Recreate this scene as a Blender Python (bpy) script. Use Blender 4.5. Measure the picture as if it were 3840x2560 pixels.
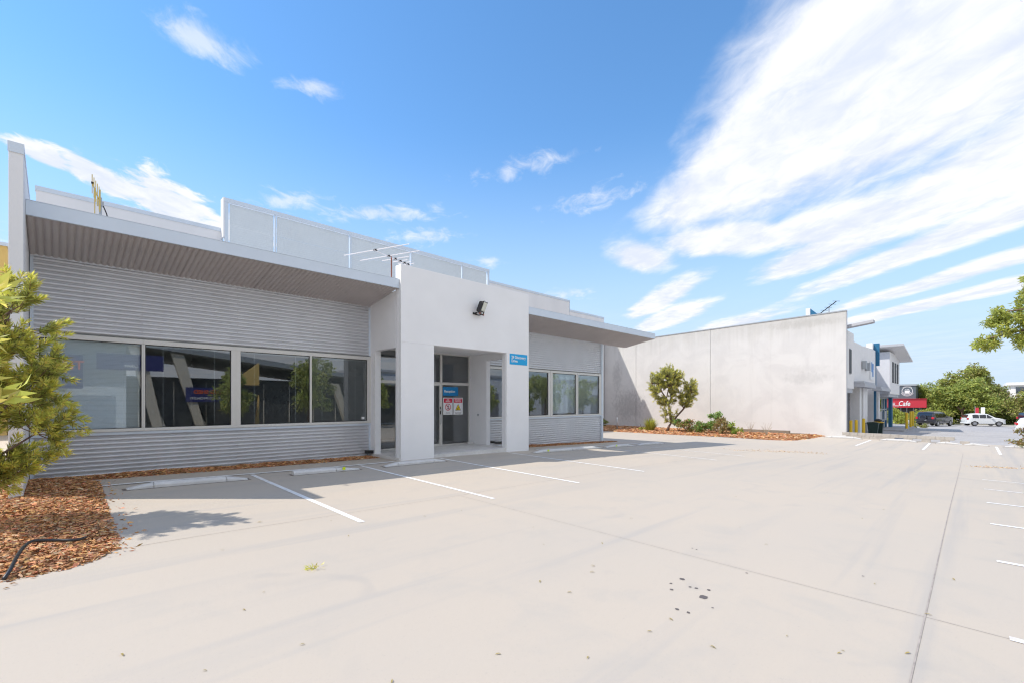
import bpy, math, random
import numpy as np
from mathutils import Vector, Matrix
R = math.radians
rnd = random.Random(7)
for o in list(bpy.data.objects): bpy.data.objects.remove(o)
scene = bpy.context.scene
COL = scene.collection

# ------------------------------------------------------------------ camera
cam = bpy.data.cameras.new('camera'); cam.sensor_width = 36; cam.lens = 16.16
cam.shift_y = 0.0587; cam.clip_start = 0.05; cam.clip_end = 6000
cam_o = bpy.data.objects.new('camera', cam); COL.objects.link(cam_o)
cam_o.location = (0, 0, 1.5); cam_o.rotation_euler = (R(90), 0, R(-45))
scene.camera = cam_o
# ------------------------------------------------------------------ sun
SUN_D = Vector((0.635, -0.48, -1.0)).normalized()      # way the light travels
sl = bpy.data.lights.new('sun', 'SUN'); sl.energy = 2.25; sl.angle = R(0.53); sl.color = (1.0, 0.935, 0.85)
so = bpy.data.objects.new('sun', sl); COL.objects.link(so)
so.location = (-30, 25, 50); so.rotation_euler = SUN_D.to_track_quat('-Z', 'Y').to_euler()
# ------------------------------------------------------------------ exposure
vs = scene.view_settings; vs.view_transform = 'Standard'; vs.look = 'None'; vs.exposure = 0.98; vs.gamma = 1.0
vs.use_curve_mapping = False
cy = scene.cycles; cy.use_denoising = True; cy.max_bounces = 8; cy.diffuse_bounces = 4; cy.glossy_bounces = 4; cy.transparent_max_bounces = 16; cy.filter_width = 1.2; cy.denoising_prefilter = 'FAST'
# ------------------------------------------------------------------ world: sky and clouds
world = bpy.data.worlds.new('World'); scene.world = world; world.use_nodes = True
def build_world():
    nt = world.node_tree; N = nt.nodes; L = nt.links; N.clear()
    out = N.new('ShaderNodeOutputWorld'); bg = N.new('ShaderNodeBackground'); bg.inputs[1].default_value = 0.15
    L.new(bg.outputs[0], out.inputs[0])
    sky = N.new('ShaderNodeTexSky'); sky.sky_type = 'NISHITA'; sky.sun_disc = False
    sky.sun_elevation = math.asin(-SUN_D.z); sky.sun_rotation = math.atan2(-SUN_D.x, -SUN_D.y)
    sky.altitude = 20; sky.air_density = 1.0; sky.dust_density = 0.0; sky.ozone_density = 3.5
    hs = N.new('ShaderNodeHueSaturation'); hs.inputs['Hue'].default_value = 0.496; hs.inputs['Saturation'].default_value = 1.14; hs.inputs['Value'].default_value = 0.87; L.new(sky.outputs[0], hs.inputs['Color'])
    tc = N.new('ShaderNodeTexCoord')
    sep = N.new('ShaderNodeSeparateXYZ'); L.new(tc.outputs['Generated'], sep.inputs[0])
    def M(op, a, b=None, c=None):
        n = N.new('ShaderNodeMath'); n.operation = op
        for i, v in enumerate((a, b, c)):
            if v is None: continue
            if isinstance(v, (int, float)): n.inputs[i].default_value = v
            else: L.new(v, n.inputs[i])
        return n.outputs[0]
    x, y, z = sep.outputs
    zc = M('MAXIMUM', z, 0.03)
    u = M('DIVIDE', M('MULTIPLY', M('SUBTRACT', x, y), 0.70711), zc)
    v = M('DIVIDE', M('MULTIPLY', M('ADD', x, y), 0.70711), zc)
    comb = N.new('ShaderNodeCombineXYZ'); L.new(u, comb.inputs[0]); L.new(v, comb.inputs[1])
    P = comb.outputs[0]
    def noise(scale_vec, scale, detail, rough, dist=0.0, off=(0, 0, 0)):
        mp = N.new('ShaderNodeMapping'); L.new(P, mp.inputs[0]); mp.inputs['Scale'].default_value = scale_vec
        mp.inputs['Location'].default_value = off
        n = N.new('ShaderNodeTexNoise'); n.inputs['Scale'].default_value = scale; n.inputs['Detail'].default_value = detail
        n.inputs['Roughness'].default_value = rough; n.inputs['Distortion'].default_value = dist
        L.new(mp.outputs[0], n.inputs['Vector']); return n.outputs['Fac']
    soft = noise((1.5, 0.6, 1), 1.9, 5.0, 0.52, 0.25)
    fine = noise((2.2, 1.4, 1), 4.2, 8.0, 0.62, 0.5, (3.1, 1.7, 0))
    # long smooth streaks and small ragged puffs, placed on the cloud deck: (u, v, half u, half v, turn)
    streaks = [(1.22, .95, .56, 1.85, 0), (0.98, 2.0, .30, .80, 6), (1.45, 1.0, .4, 1.5, 0), (2.08, 1.2, .47, 2.1, -3), (2.1, 3.1, .30, .75, 0),
               (2.66, 2.6, .24, 2.1, -2), (1.35, 2.85, .50, .34, 0), (1.9, 2.6, .42, .5, 0), (0.90, 3.2, .22, .42, -28), (1.46, 4.6, .20, 1.1, 0), (3.5, 3.2, .22, 2.2, -3),
               (1.9, 5.6, .3, 1.1, 0), (4.3, 4.6, .28, 3.0, 0), (2.9, 6.6, .35, 1.8, 0), (3.1, 0.6, .5, 1.6, 0)]
    cumulus = [(-1.74, 2.36, .20, .46, 22), (-1.90, 1.86, .10, .16, 10), (-1.62, 2.72, .26, .30, 10), (-1.85, 2.05, .10, .3, 15)]
    puffs = [(-.86, 1.27, .085, .15, -35), (-.63, 1.46, .11, .06, 20),
             (.06, 1.95, .28, .10, -28), (.40, 2.28, .30, .13, -42), (-1.14, 2.30, .28, .14, -20), (-.72, 2.45, .42, .13, 0), (-.55, 2.8, .30, .16, -20), (-.18, 3.3, .16, .14, 0), (.5, 4.3, .3, .25, 0),
             (-.9, 3.0, .3, .2, 0), (-3.2, 3.2, .8, .6, 10)]
    def field(lst):
        acc = None
        for (cu, cv, a, b, rot) in lst:
            mp = N.new('ShaderNodeMapping'); mp.vector_type = 'TEXTURE'
            mp.inputs['Location'].default_value = (cu, cv, 0); mp.inputs['Rotation'].default_value = (0, 0, R(rot))
            mp.inputs['Scale'].default_value = (a, b, 1); L.new(P, mp.inputs[0])
            ln = N.new('ShaderNodeVectorMath'); ln.operation = 'LENGTH'; L.new(mp.outputs[0], ln.inputs[0])
            m = M('SUBTRACT', 1.0, ln.outputs['Value'])
            acc = m if acc is None else M('SMOOTH_MAX', acc, m, 0.25)
        return acc
    def ss(val, lo, hi):
        n = N.new('ShaderNodeMapRange'); n.interpolation_type = 'SMOOTHSTEP'
        L.new(val, n.inputs[0]); n.inputs[1].default_value = lo; n.inputs[2].default_value = hi; return n.outputs[0]
    s_in = M('ADD', M('MAXIMUM', field(streaks), -1.0), M('MULTIPLY', M('SUBTRACT', soft, 0.5), 1.05))
    s_in = M('ADD', s_in, M('MULTIPLY', M('SUBTRACT', fine, 0.5), 0.34))
    cs = ss(s_in, -0.18, 0.40)
    p_in = M('ADD', M('MAXIMUM', field(puffs), -1.0), M('MULTIPLY', M('SUBTRACT', fine, 0.5), 3.3))
    p_in = M('ADD', p_in, M('MULTIPLY', M('SUBTRACT', soft, 0.5), 0.8))
    cp = M('MULTIPLY', ss(p_in, 0.0, 1.3), 0.60)
    k_in = M('ADD', M('MAXIMUM', field(cumulus), -1.0), M('MULTIPLY', M('SUBTRACT', fine, 0.5), 1.7))
    cp = M('MAXIMUM', cp, ss(k_in, -0.05, 0.40))
    # unseen, nearly closed cloud added behind the camera to brighten shaded surfaces
    back = M('ADD', M('MULTIPLY', M('SUBTRACT', soft, 0.5), 2.6), M('MULTIPLY', M('SUBTRACT', fine, 0.5), 0.8))
    cb = M('MULTIPLY', ss(back, -0.75, 0.05), ss(M('MULTIPLY', v, -1.0), -0.2, 0.9))
    haze = M('MULTIPLY', ss(v, 3.2, 9.0), M('ADD', 0.1, M('MULTIPLY', soft, 0.5)))
    c = M('MINIMUM', M('ADD', M('MAXIMUM', M('MAXIMUM', cs, cp), cb), M('MULTIPLY', haze, 0.5)), 1.0)
    c = M('MULTIPLY', c, ss(z, 0.0, 0.05))
    ccol = N.new('ShaderNodeMix'); ccol.data_type = 'RGBA'
    L.new(ss(M('ADD', M('MULTIPLY', soft, 0.6), M('MULTIPLY', fine, 0.4)), 0.36, 0.62), ccol.inputs[0])
    ccol.inputs[6].default_value = (2.70, 2.92, 3.38, 1); ccol.inputs[7].default_value = (3.55, 3.6, 3.75, 1)
    hz = N.new('ShaderNodeMix'); hz.data_type = 'RGBA'                # pale haze towards the horizon, all round
    L.new(M('MULTIPLY', M('SUBTRACT', 1.0, ss(z, 0.02, 0.52)), 0.96), hz.inputs[0]); L.new(hs.outputs[0], hz.inputs[6]); hz.inputs[7].default_value = (1.98, 2.55, 3.2, 1)
    mx = N.new('ShaderNodeMix'); mx.data_type = 'RGBA'
    L.new(c, mx.inputs[0]); L.new(hz.outputs[2], mx.inputs[6]); L.new(ccol.outputs[2], mx.inputs[7])
    L.new(mx.outputs[2], bg.inputs[0])
build_world()

# ------------------------------------------------------------------ helpers
def wloc(o):
    v = Vector((0, 0, 0))
    while o is not None:
        v += o.location; o = o.parent
    return v
def tag(o, label=None, cat=None, group=None, kind=None):
    if label: o['label'] = label
    if cat: o['category'] = cat
    if group: o['group'] = group
    if kind: o['kind'] = kind
    return o
def thing(name, label, cat, loc=(0, 0, 0), group=None):
    o = bpy.data.objects.new(name, None); COL.objects.link(o); o.location = loc
    o.empty_display_size = 0.2
    return tag(o, label, cat, group)
class MB:
    def __init__(s): s.v = []; s.f = []; s.pieces = []
    def add(s, vs, fs):
        n = len(s.v); s.pieces.append((n, n+len(vs), len(s.f), len(s.f)+len(fs))); s.v.extend([tuple(p) for p in vs]); s.f.extend([tuple(i + n for i in f) for f in fs]); return s
    def box(s, x0, x1, y0, y1, z0, z1):
        if x1 < x0: x0, x1 = x1, x0
        if y1 < y0: y0, y1 = y1, y0
        if z1 < z0: z0, z1 = z1, z0
        return s.add([(x0,y0,z0),(x1,y0,z0),(x1,y1,z0),(x0,y1,z0),(x0,y0,z1),(x1,y0,z1),(x1,y1,z1),(x0,y1,z1)],
                     [(0,3,2,1),(4,5,6,7),(0,1,5,4),(1,2,6,5),(2,3,7,6),(3,0,4,7)])
    def obox(s, c, ax, ay, az):
        c, ax, ay, az = (Vector(q) for q in (c, ax, ay, az))
        vs = [c + sx*ax + sy*ay + sz*az for sz in (-1, 1) for sx, sy in ((-1,-1),(1,-1),(1,1),(-1,1))]
        return s.add(vs, [(0,3,2,1),(4,5,6,7),(0,1,5,4),(1,2,6,5),(2,3,7,6),(3,0,4,7)])
    def prism(s, poly, vec):
        n = len(poly); vec = Vector(vec); a = [Vector(p) for p in poly]; b = [p + vec for p in a]
        s.add(a + b, [tuple(range(n))[::-1], tuple(range(n, 2*n))] + [(i, (i+1) % n, (i+1) % n + n, i + n) for i in range(n)]); return s
    def tube(s, pts, rad, n=8, cap=True):
        pts = [Vector(p) for p in pts]
        if isinstance(rad, (int, float)): rad = [rad]*len(pts)
        rings = []; prev = None
        for i, p in enumerate(pts):
            d = (pts[min(i+1, len(pts)-1)] - pts[max(i-1, 0)]).normalized()
            if prev is None: a = d.orthogonal().normalized()
            else: a = (prev - d*prev.dot(d)).normalized()
            prev = a; b = d.cross(a)
            rings.append([p + rad[i]*(a*math.cos(2*math.pi*k/n) + b*math.sin(2*math.pi*k/n)) for k in range(n)])
        vs = [q for r in rings for q in r]; fs = []
        for i in range(len(pts)-1):
            for k in range(n): fs.append((i*n+k, i*n+(k+1) % n, (i+1)*n+(k+1) % n, (i+1)*n+k))
        if cap: fs += [tuple(range(n))[::-1], tuple(range((len(pts)-1)*n, len(pts)*n))]
        return s.add(vs, fs)
    def lathe(s, c, prof, n=16, axis='Z'):
        c = Vector(c); vs = []; fs = []
        for (r, h) in prof:
            for k in range(n):
                t = 2*math.pi*k/n; a, b = r*math.cos(t), r*math.sin(t)
                vs.append(c + (Vector((a, b, h)) if axis == 'Z' else Vector((a, h, b)) if axis == 'Y' else Vector((h, a, b))))
        for i in range(len(prof)-1):
            for k in range(n): fs.append((i*n+k, i*n+(k+1) % n, (i+1)*n+(k+1) % n, (i+1)*n+k))
        fs += [tuple(range(n))[::-1], tuple(range((len(prof)-1)*n, len(prof)*n))]
        return s.add(vs, fs)
    def build(s, name, mat, parent=None, label=None, cat=None, group=None, kind=None, smooth=False, origin=None, bevel=0):
        me = bpy.data.meshes.new(name)
        off = wloc(parent) if parent else Vector(origin or (0, 0, 0))
        if off.length > 0: s.v = [(p[0]-off.x, p[1]-off.y, p[2]-off.z) for p in s.v]
        me.from_pydata(s.v, [], s.f); me.update()
        if mat: me.materials.append(mat)
        if smooth: me.polygons.foreach_set('use_smooth', [True]*len(me.polygons))
        o = bpy.data.objects.new(name, me); COL.objects.link(o)
        if parent: o.parent = parent
        else: o.location = off
        if bevel:
            b = o.modifiers.new('bevel', 'BEVEL'); b.width = bevel; b.segments = 2; b.limit_method = 'ANGLE'; b.angle_limit = R(40)
        return tag(o, label, cat, group, kind)
def each(mb, name, mat, parent, **kw):                    # one object for every piece added to the builder
    for (a, b, c, d) in mb.pieces:
        q = MB(); q.v = mb.v[a:b]; q.f = [tuple(i-a for i in f) for f in mb.f[c:d]]; q.build(name, mat, parent, **kw)
def copy_tree(o, parent=None):
    c = o.copy(); COL.objects.link(c); c.parent = parent
    for ch in o.children: copy_tree(ch, c)
    return c
def text_part(name, s, mat, parent, loc, size, rot, align='LEFT', bold=0.0, depth=0.002, shear=0.0, spacing=1.0, xscale=1.0, label=None, line=1.0):
    cu = bpy.data.curves.new(name, 'FONT'); cu.body = s; cu.size = size; cu.align_x = align; cu.align_y = 'CENTER'
    cu.offset = bold; cu.extrude = depth; cu.shear = shear; cu.space_character = spacing; cu.space_line = line; cu.resolution_u = 3
    t = bpy.data.objects.new('tmp', cu); COL.objects.link(t)
    me = bpy.data.meshes.new_from_object(t); bpy.data.objects.remove(t); bpy.data.curves.remove(cu)
    me.name = name; mt = Matrix.Translation(Vector(loc) - (wloc(parent) if parent else Vector())) @ rot.to_4x4() @ Matrix.Diagonal((xscale, 1, 1, 1))
    me.transform(mt); me.materials.clear(); me.materials.append(mat)
    o = bpy.data.objects.new(name, me); COL.objects.link(o); o.parent = parent
    return tag(o, label)
ROT_NEGY = Matrix(((1,0,0),(0,0,-1),(0,1,0)))           # text facing -Y, reading along +X
ROT_NEGX = Matrix(((0,0,-1),(-1,0,0),(0,1,0)))          # text facing -X, reading along -Y
ROT_POSY = Matrix(((-1,0,0),(0,0,1),(0,1,0)))           # text facing +Y, reading along -X

# ------------------------------------------------------------------ materials
MATS = {}
def mat(name, col, rough=0.6, metal=0.0, spec=0.5, var=0.0, vscale=3.0, bump=0.0, bscale=40.0, var2=0.0, v2scale=0.4, island=0.0, vec=(1,1,1), coat=0.0, trans=0.0, hue=0.0):
    m = bpy.data.materials.new(name); m.use_nodes = True; MATS[name] = m
    nt = m.node_tree; N = nt.nodes; L = nt.links; b = N['Principled BSDF']
    b.inputs['Base Color'].default_value = (*col, 1); b.inputs['Roughness'].default_value = rough
    b.inputs['Metallic'].default_value = metal; b.inputs['Specular IOR Level'].default_value = spec
    if coat: b.inputs['Coat Weight'].default_value = coat; b.inputs['Coat Roughness'].default_value = 0.05
    geo = N.new('ShaderNodeNewGeometry')
    mp = N.new('ShaderNodeMapping'); mp.inputs['Scale'].default_value = vec; L.new(geo.outputs['Position'], mp.inputs[0])
    cur = None
    def mul(a_sock, fac_sock, amt):
        # colour * (1 +- amt*(fac-.5)*2)
        mr = N.new('ShaderNodeMapRange'); L.new(fac_sock, mr.inputs[0]); mr.inputs[1].default_value = 0.25; mr.inputs[2].default_value = 0.75
        mr.inputs[3].default_value = 1-amt; mr.inputs[4].default_value = 1+amt; mr.clamp = True
        vm = N.new('ShaderNodeVectorMath'); vm.operation = 'SCALE'
        if a_sock is None: vm.inputs[0].default_value = col
        else: L.new(a_sock, vm.inputs[0])
        L.new(mr.outputs[0], vm.inputs['Scale']); return vm.outputs[0]
    def noise(sc, det=5, rough_=0.6):
        n = N.new('ShaderNodeTexNoise'); n.inputs['Scale'].default_value = sc; n.inputs['Detail'].default_value = det; n.inputs['Roughness'].default_value = rough_
        L.new(mp.outputs[0], n.inputs['Vector']); return n.outputs['Fac']
    if var: cur = mul(cur, noise(vscale), var)
    if var2: cur = mul(cur, noise(v2scale, 3), var2)
    if island:
        mr = N.new('ShaderNodeMapRange'); L.new(geo.outputs['Random Per Island'], mr.inputs[0]); mr.inputs[3].default_value = 1-island; mr.inputs[4].default_value = 1+island
        vm = N.new('ShaderNodeVectorMath'); vm.operation = 'SCALE'
        if cur is None: vm.inputs[0].default_value = col
        else: L.new(cur, vm.inputs[0])
        L.new(mr.outputs[0], vm.inputs['Scale']); cur = vm.outputs[0]
    if hue:
        hs = N.new('ShaderNodeHueSaturation'); mr = N.new('ShaderNodeMapRange')
        wn = N.new('ShaderNodeTexWhiteNoise'); wn.noise_dimensions = '1D'; L.new(geo.outputs['Random Per Island'], wn.inputs['W'])
        L.new(wn.outputs[0], mr.inputs[0]); mr.inputs[3].default_value = 0.5-hue; mr.inputs[4].default_value = 0.5+hue
        L.new(mr.outputs[0], hs.inputs[0])
        if cur is None: hs.inputs[4].default_value = (*col, 1)
        else: L.new(cur, hs.inputs[4])
        cur = hs.outputs[0]
    if cur is not None: L.new(cur, b.inputs['Base Color'])
    if bump:
        bp = N.new('ShaderNodeBump'); bp.inputs['Strength'].default_value = bump; bp.inputs['Distance'].default_value = 0.01
        L.new(noise(bscale, 6), bp.inputs['Height']); L.new(bp.outputs[0], b.inputs['Normal'])
    if trans:
        tr = N.new('ShaderNodeBsdfTranslucent'); ms = N.new('ShaderNodeMixShader'); ms.inputs[0].default_value = trans
        if cur is not None: L.new(cur, tr.inputs[0])
        else: tr.inputs[0].default_value = (*col, 1)
        L.new(b.outputs[0], ms.inputs[1]); L.new(tr.outputs[0], ms.inputs[2]); L.new(ms.outputs[0], N['Material Output'].inputs[0])
    return m
def glass_mat(name, tint, base=0.12, gain=1.5, rough=0.0, refl=(0.95, 0.98, 1.0)):
    m = bpy.data.materials.new(name); m.use_nodes = True; nt = m.node_tree; N = nt.nodes; L = nt.links; N.clear()
    out = N.new('ShaderNodeOutputMaterial'); t = N.new('ShaderNodeBsdfTransparent'); t.inputs[0].default_value = (*tint, 1)
    g = N.new('ShaderNodeBsdfGlossy'); g.inputs['Roughness'].default_value = rough; g.inputs[0].default_value = (*refl, 1)
    f = N.new('ShaderNodeFresnel'); f.inputs[0].default_value = 1.5
    ma = N.new('ShaderNodeMath'); ma.operation = 'MULTIPLY_ADD'; L.new(f.outputs[0], ma.inputs[0]); ma.inputs[1].default_value = gain; ma.inputs[2].default_value = base; ma.use_clamp = True
    ms = N.new('ShaderNodeMixShader'); L.new(ma.outputs[0], ms.inputs[0]); L.new(t.outputs[0], ms.inputs[1]); L.new(g.outputs[0], ms.inputs[2]); L.new(ms.outputs[0], out.inputs[0])
    return m
WHITE = mat('white_render', (.84, .84, .845), .75, var=.03, vscale=1.2, bump=.10, bscale=90, var2=.025, v2scale=.5)
WHITE2 = mat('white_parapet', (.78, .78, .79), .8, var=.05, vscale=.9, bump=.06, bscale=60, vec=(1, 1, .25))
TRIM = mat('grey_flashing', (.62, .69, .77), .40, metal=.05, var=.04, vscale=1.5)
CORR = mat('silver_corrugated', (.66, .67, .69), .32, metal=.40, var=.05, vscale=2.0, var2=.05, v2scale=.6)
SOFF = mat('soffit_steel', (.52, .48, .47), .55, metal=.15, var=.05, vscale=1.5)
SCREEN = mat('screen_steel', (.66, .71, .74), .45, metal=.10, var=.04, vscale=.7)
FRAME = mat('aluminium_frame', (.66, .645, .61), .42, metal=.25, var=.03)
DARKRUB = mat('black_rubber', (.02, .02, .022), .6)
BLIND = mat('blind_slat', (.85, .92, .96), .5)
BLIND_D = mat('blind_slat_grey', (.42, .45, .46), .5)
ROOM = mat('room_wall', (.42, .43, .42), .9, var=.05)
CARPET = mat('room_carpet', (.07, .075, .08), .95)
GLASS = glass_mat('window_glass', (.94, .985, .99), .125, 1.3)
GLASS_L = glass_mat('door_glass', (.74, .80, .78), .15, 1.4)
CARGLASS = glass_mat('car_glass', (.10, .12, .13), .10, 1.5)
LINE = mat('white_line_paint', (.84, .84, .83), .65, var=.10, vscale=9, var2=.06, v2scale=1.2)
STOPC = mat('wheel_stop_concrete', (.66, .65, .63), .85, var=.10, vscale=9, bump=.35, bscale=60, var2=.10, v2scale=2)
YELM = mat('yellow_reflector', (.72, .85, .02), .4)
BLACKP = mat('black_plastic', (.018, .018, .02), .45)
SIGNB = mat('sign_blue', (.006, .36, .72), .35)
SIGNB2 = mat('sign_blue_deep', (.008, .21, .50), .35)
SIGNW = mat('sign_white', (.78, .79, .80), .4)
SIGNR = mat('sign_red', (.62, .015, .06), .4)
SIGNY = mat('sign_yellow', (.85, .62, .01), .4)
SIGNK = mat('sign_black', (.02, .02, .02), .4)
YELLOWB = mat('yellow_bollard', (.72, .47, .015), .5, var=.06)
BLUEP = mat('blue_paint', (.012, .13, .26), .5)
NWHITE = mat('neighbour_render', (.80, .785, .77), .8, var=.04)
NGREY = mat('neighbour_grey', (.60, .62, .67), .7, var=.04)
NTRIM = mat('neighbour_trim', (.46, .47, .50), .6)
ROLL = mat('roller_door', (.20, .20, .22), .5, metal=.2)
GREENBIN = mat('bin_green', (.012, .035, .028), .5)
YELLOWLID = mat('bin_lid_yellow', (.72, .42, .02), .5)
BARK = mat('bark', (.17, .11, .085), .9, var=.3, vscale=9, bump=.6, bscale=30)
TWIG = mat('twig', (.20, .115, .08), .85, var=.2, vscale=12)
L_BANK = mat('banksia_leaf', (.44, .46, .12), .36, island=.45, trans=.54, hue=.02)
L_BANKT = mat('banksia_tree_leaf', (.48, .49, .19), .5, island=.4, trans=.45, hue=.03)
L_YOUNG = mat('banksia_young_leaf', (.70, .66, .14), .38, island=.3, trans=.5, hue=.03)
L_NEAR = mat('broad_leaf', (.42, .44, .09), .4, island=.3, trans=.45, hue=.035)
L_TREE = mat('gum_leaf', (.46, .50, .12), .45, island=.4, trans=.46, hue=.025)
L_TREE2 = mat('gum_leaf_dark', (.29, .35, .095), .5, island=.4, trans=.35, hue=.025)
L_OLIVE = mat('olive_leaf', (.26, .235, .075), .55, island=.4, trans=.25, hue=.03)
L_HEDGE = mat('hedge_leaf', (.42, .45, .08), .5, island=.35, trans=.35, hue=.02)
L_SHRUB = mat('shrub_leaf', (.19, .36, .07), .45, island=.4, trans=.3, hue=.02)
L_BROWN = mat('dry_leaf', (.36, .22, .09), .7, island=.4, trans=.2, hue=.02)
L_GRASS = mat('tuft_leaf', (.42, .44, .08), .5, island=.4, trans=.35, hue=.03)
HOSE = mat('poly_pipe', (.025, .026, .03), .35)
SLEEPER = mat('timber_sleeper', (.23, .19, .15), .9, var=.25, vscale=6, vec=(3, 1, 3), bump=.4)
BLOCKC = mat('block_concrete', (.40, .37, .33), .9, var=.15, vscale=5, island=.10, bump=.3)
TYRE = mat('tyre', (.02, .02, .02), .8)
RIM = mat('alloy_rim', (.55, .56, .58), .3, metal=.8)
CARDARK = mat('car_paint_dark', (.010, .012, .022), .25, coat=1.0)
CARWHITE = mat('car_paint_white', (.74, .76, .76), .3, coat=1.0)
CARNAVY = mat('car_paint_navy', (.012, .012, .05), .25, coat=1.0)
TAIL = mat('tail_light', (.55, .01, .02), .2, coat=.6)
CLEARL = mat('clear_lamp', (.7, .7, .72), .2, coat=.6)
YELB = mat('yellow_render', (.72, .50, .17), .8, var=.04)
CAFEGREY = mat('cafe_cladding', (.10, .125, .15), .6, var=.05)
CAFERED = mat('cafe_red', (.50, .03, .05), .45)
DARKGLASS = glass_mat('dark_glass', (.08, .09, .10), .10, 1.4)
GALV = mat('galvanised', (.42, .44, .46), .45, metal=.6)
ANTW = mat('antenna_alloy', (.85, .80, .78), .4, metal=.4)
ANTY = mat('antenna_gold', (.62, .46, .14), .4, metal=.4)
RUST = mat('rusty_steel', (.28, .09, .06), .7, var=.2, vscale=8)
OLEAF = mat('fallen_leaf', (.33, .25, .08), .7, island=.3)
STAIN = mat('oil_stain', (.12, .10, .095), .6)
JOINT = mat('joint_sealant', (.38, .335, .30), .9, var=.25, vscale=12)
FLOODG = mat('flood_glass', (.50, .54, .46), .12, coat=1.0)
NAVY = mat('banner_navy', (.02, .025, .16), .5)
ORANGE = mat('banner_orange', (.80, .12, .03), .5)
SHOPD = mat('shop_dark', (.05, .052, .055), .6)
SHOPW = mat('shop_fin', (.62, .57, .47), .7)
SHOPROOF = mat('shop_roof', (.33, .36, .38), .5)
# ------------------------------------------------------------------ surface materials
def node_mat(name):
    m = bpy.data.materials.new(name); m.use_nodes = True; nt = m.node_tree
    N, L = nt.nodes, nt.links; b = N['Principled BSDF']; geo = N.new('ShaderNodeNewGeometry')
    class K: pass
    k = K(); k.m, k.N, k.L, k.b, k.pos = m, N, L, b, geo.outputs['Position']
    def noise(sc, det=5, ro=.6, vec=(1,1,1), dist=0, rot=0, loc=(0,0,0)):
        mp = N.new('ShaderNodeMapping'); mp.inputs['Scale'].default_value = vec; mp.inputs['Rotation'].default_value = (0,0,R(rot)); mp.inputs['Location'].default_value = loc
        L.new(k.pos, mp.inputs[0])
        n = N.new('ShaderNodeTexNoise'); n.inputs['Scale'].default_value = sc; n.inputs['Detail'].default_value = det; n.inputs['Roughness'].default_value = ro; n.inputs['Distortion'].default_value = dist
        L.new(mp.outputs[0], n.inputs['Vector']); return n.outputs['Fac']
    def rng(s, a, b_, c=0., d=1., smooth=True):
        n = N.new('ShaderNodeMapRange'); n.interpolation_type = 'SMOOTHSTEP' if smooth else 'LINEAR'
        L.new(s, n.inputs[0]); n.inputs[1].default_value = a; n.inputs[2].default_value = b_; n.inputs[3].default_value = c; n.inputs[4].default_value = d; return n.outputs[0]
    def mix(f, a, c):
        n = N.new('ShaderNodeMix'); n.data_type = 'RGBA'
        if isinstance(f, float): n.inputs[0].default_value = f
        else: L.new(f, n.inputs[0])
        for i, q in ((6, a), (7, c)):
            if isinstance(q, tuple): n.inputs[i].default_value = (*q, 1)
            else: L.new(q, n.inputs[i])
        return n.outputs[2]
    def M(op, a, c=None):
        n = N.new('ShaderNodeMath'); n.operation = op
        for i, q in enumerate((a, c)):
            if q is None: continue
            if isinstance(q, (int, float)): n.inputs[i].default_value = q
            else: L.new(q, n.inputs[i])
        return n.outputs[0]
    def bump(h, st, d=.01):
        n = N.new('ShaderNodeBump'); n.inputs['Strength'].default_value = st; n.inputs['Distance'].default_value = d; L.new(h, n.inputs['Height']); L.new(n.outputs[0], b.inputs['Normal'])
    k.noise, k.rng, k.mix, k.M, k.bump = noise, rng, mix, M, bump
    return k
def concrete():
    k = node_mat('lot_concrete')
    big = k.noise(.22, 4, .55); med = k.noise(1.3, 6, .62, dist=.4); sp = k.noise(45, 3, .7)
    trowel = k.noise(.55, 5, .6, vec=(.25, 2.2, 1), rot=12, dist=.15)          # trowel and tyre sweep marks
    tyre = k.noise(.8, 4, .55, vec=(.10, 2.6, 1), rot=-8, loc=(5, 3, 0), dist=.05)
    c = k.mix(k.rng(big, .36, .64), (.525, .458, .378), (.505, .448, .378))
    c = k.mix(k.M('MULTIPLY', k.rng(med, .50, .74), .5), c, (.455, .418, .365))
    c = k.mix(k.M('MULTIPLY', k.rng(trowel, .48, .72), .5), c, (.45, .413, .366))
    c = k.mix(k.M('MULTIPLY', k.rng(tyre, .55, .75), .65), c, (.40, .38, .355))
    c = k.mix(k.M('MULTIPLY', k.rng(sp, .58, .75), .18), c, (.30, .28, .26))
    spots = k.noise(1.1, 2, .4, loc=(9, 2, 0), dist=1.2)
    c = k.mix(k.M('MULTIPLY', k.rng(spots, .64, .80), .22), c, (.34, .33, .32))
    k.L.new(c, k.b.inputs['Base Color']); k.b.inputs['Roughness'].default_value = .72; k.b.inputs['Specular IOR Level'].default_value = .35
    k.bump(k.M('ADD', k.noise(60, 4, .6), k.M('MULTIPLY', med, .6)), .12)
    return k.m
CONC = concrete()
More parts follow.
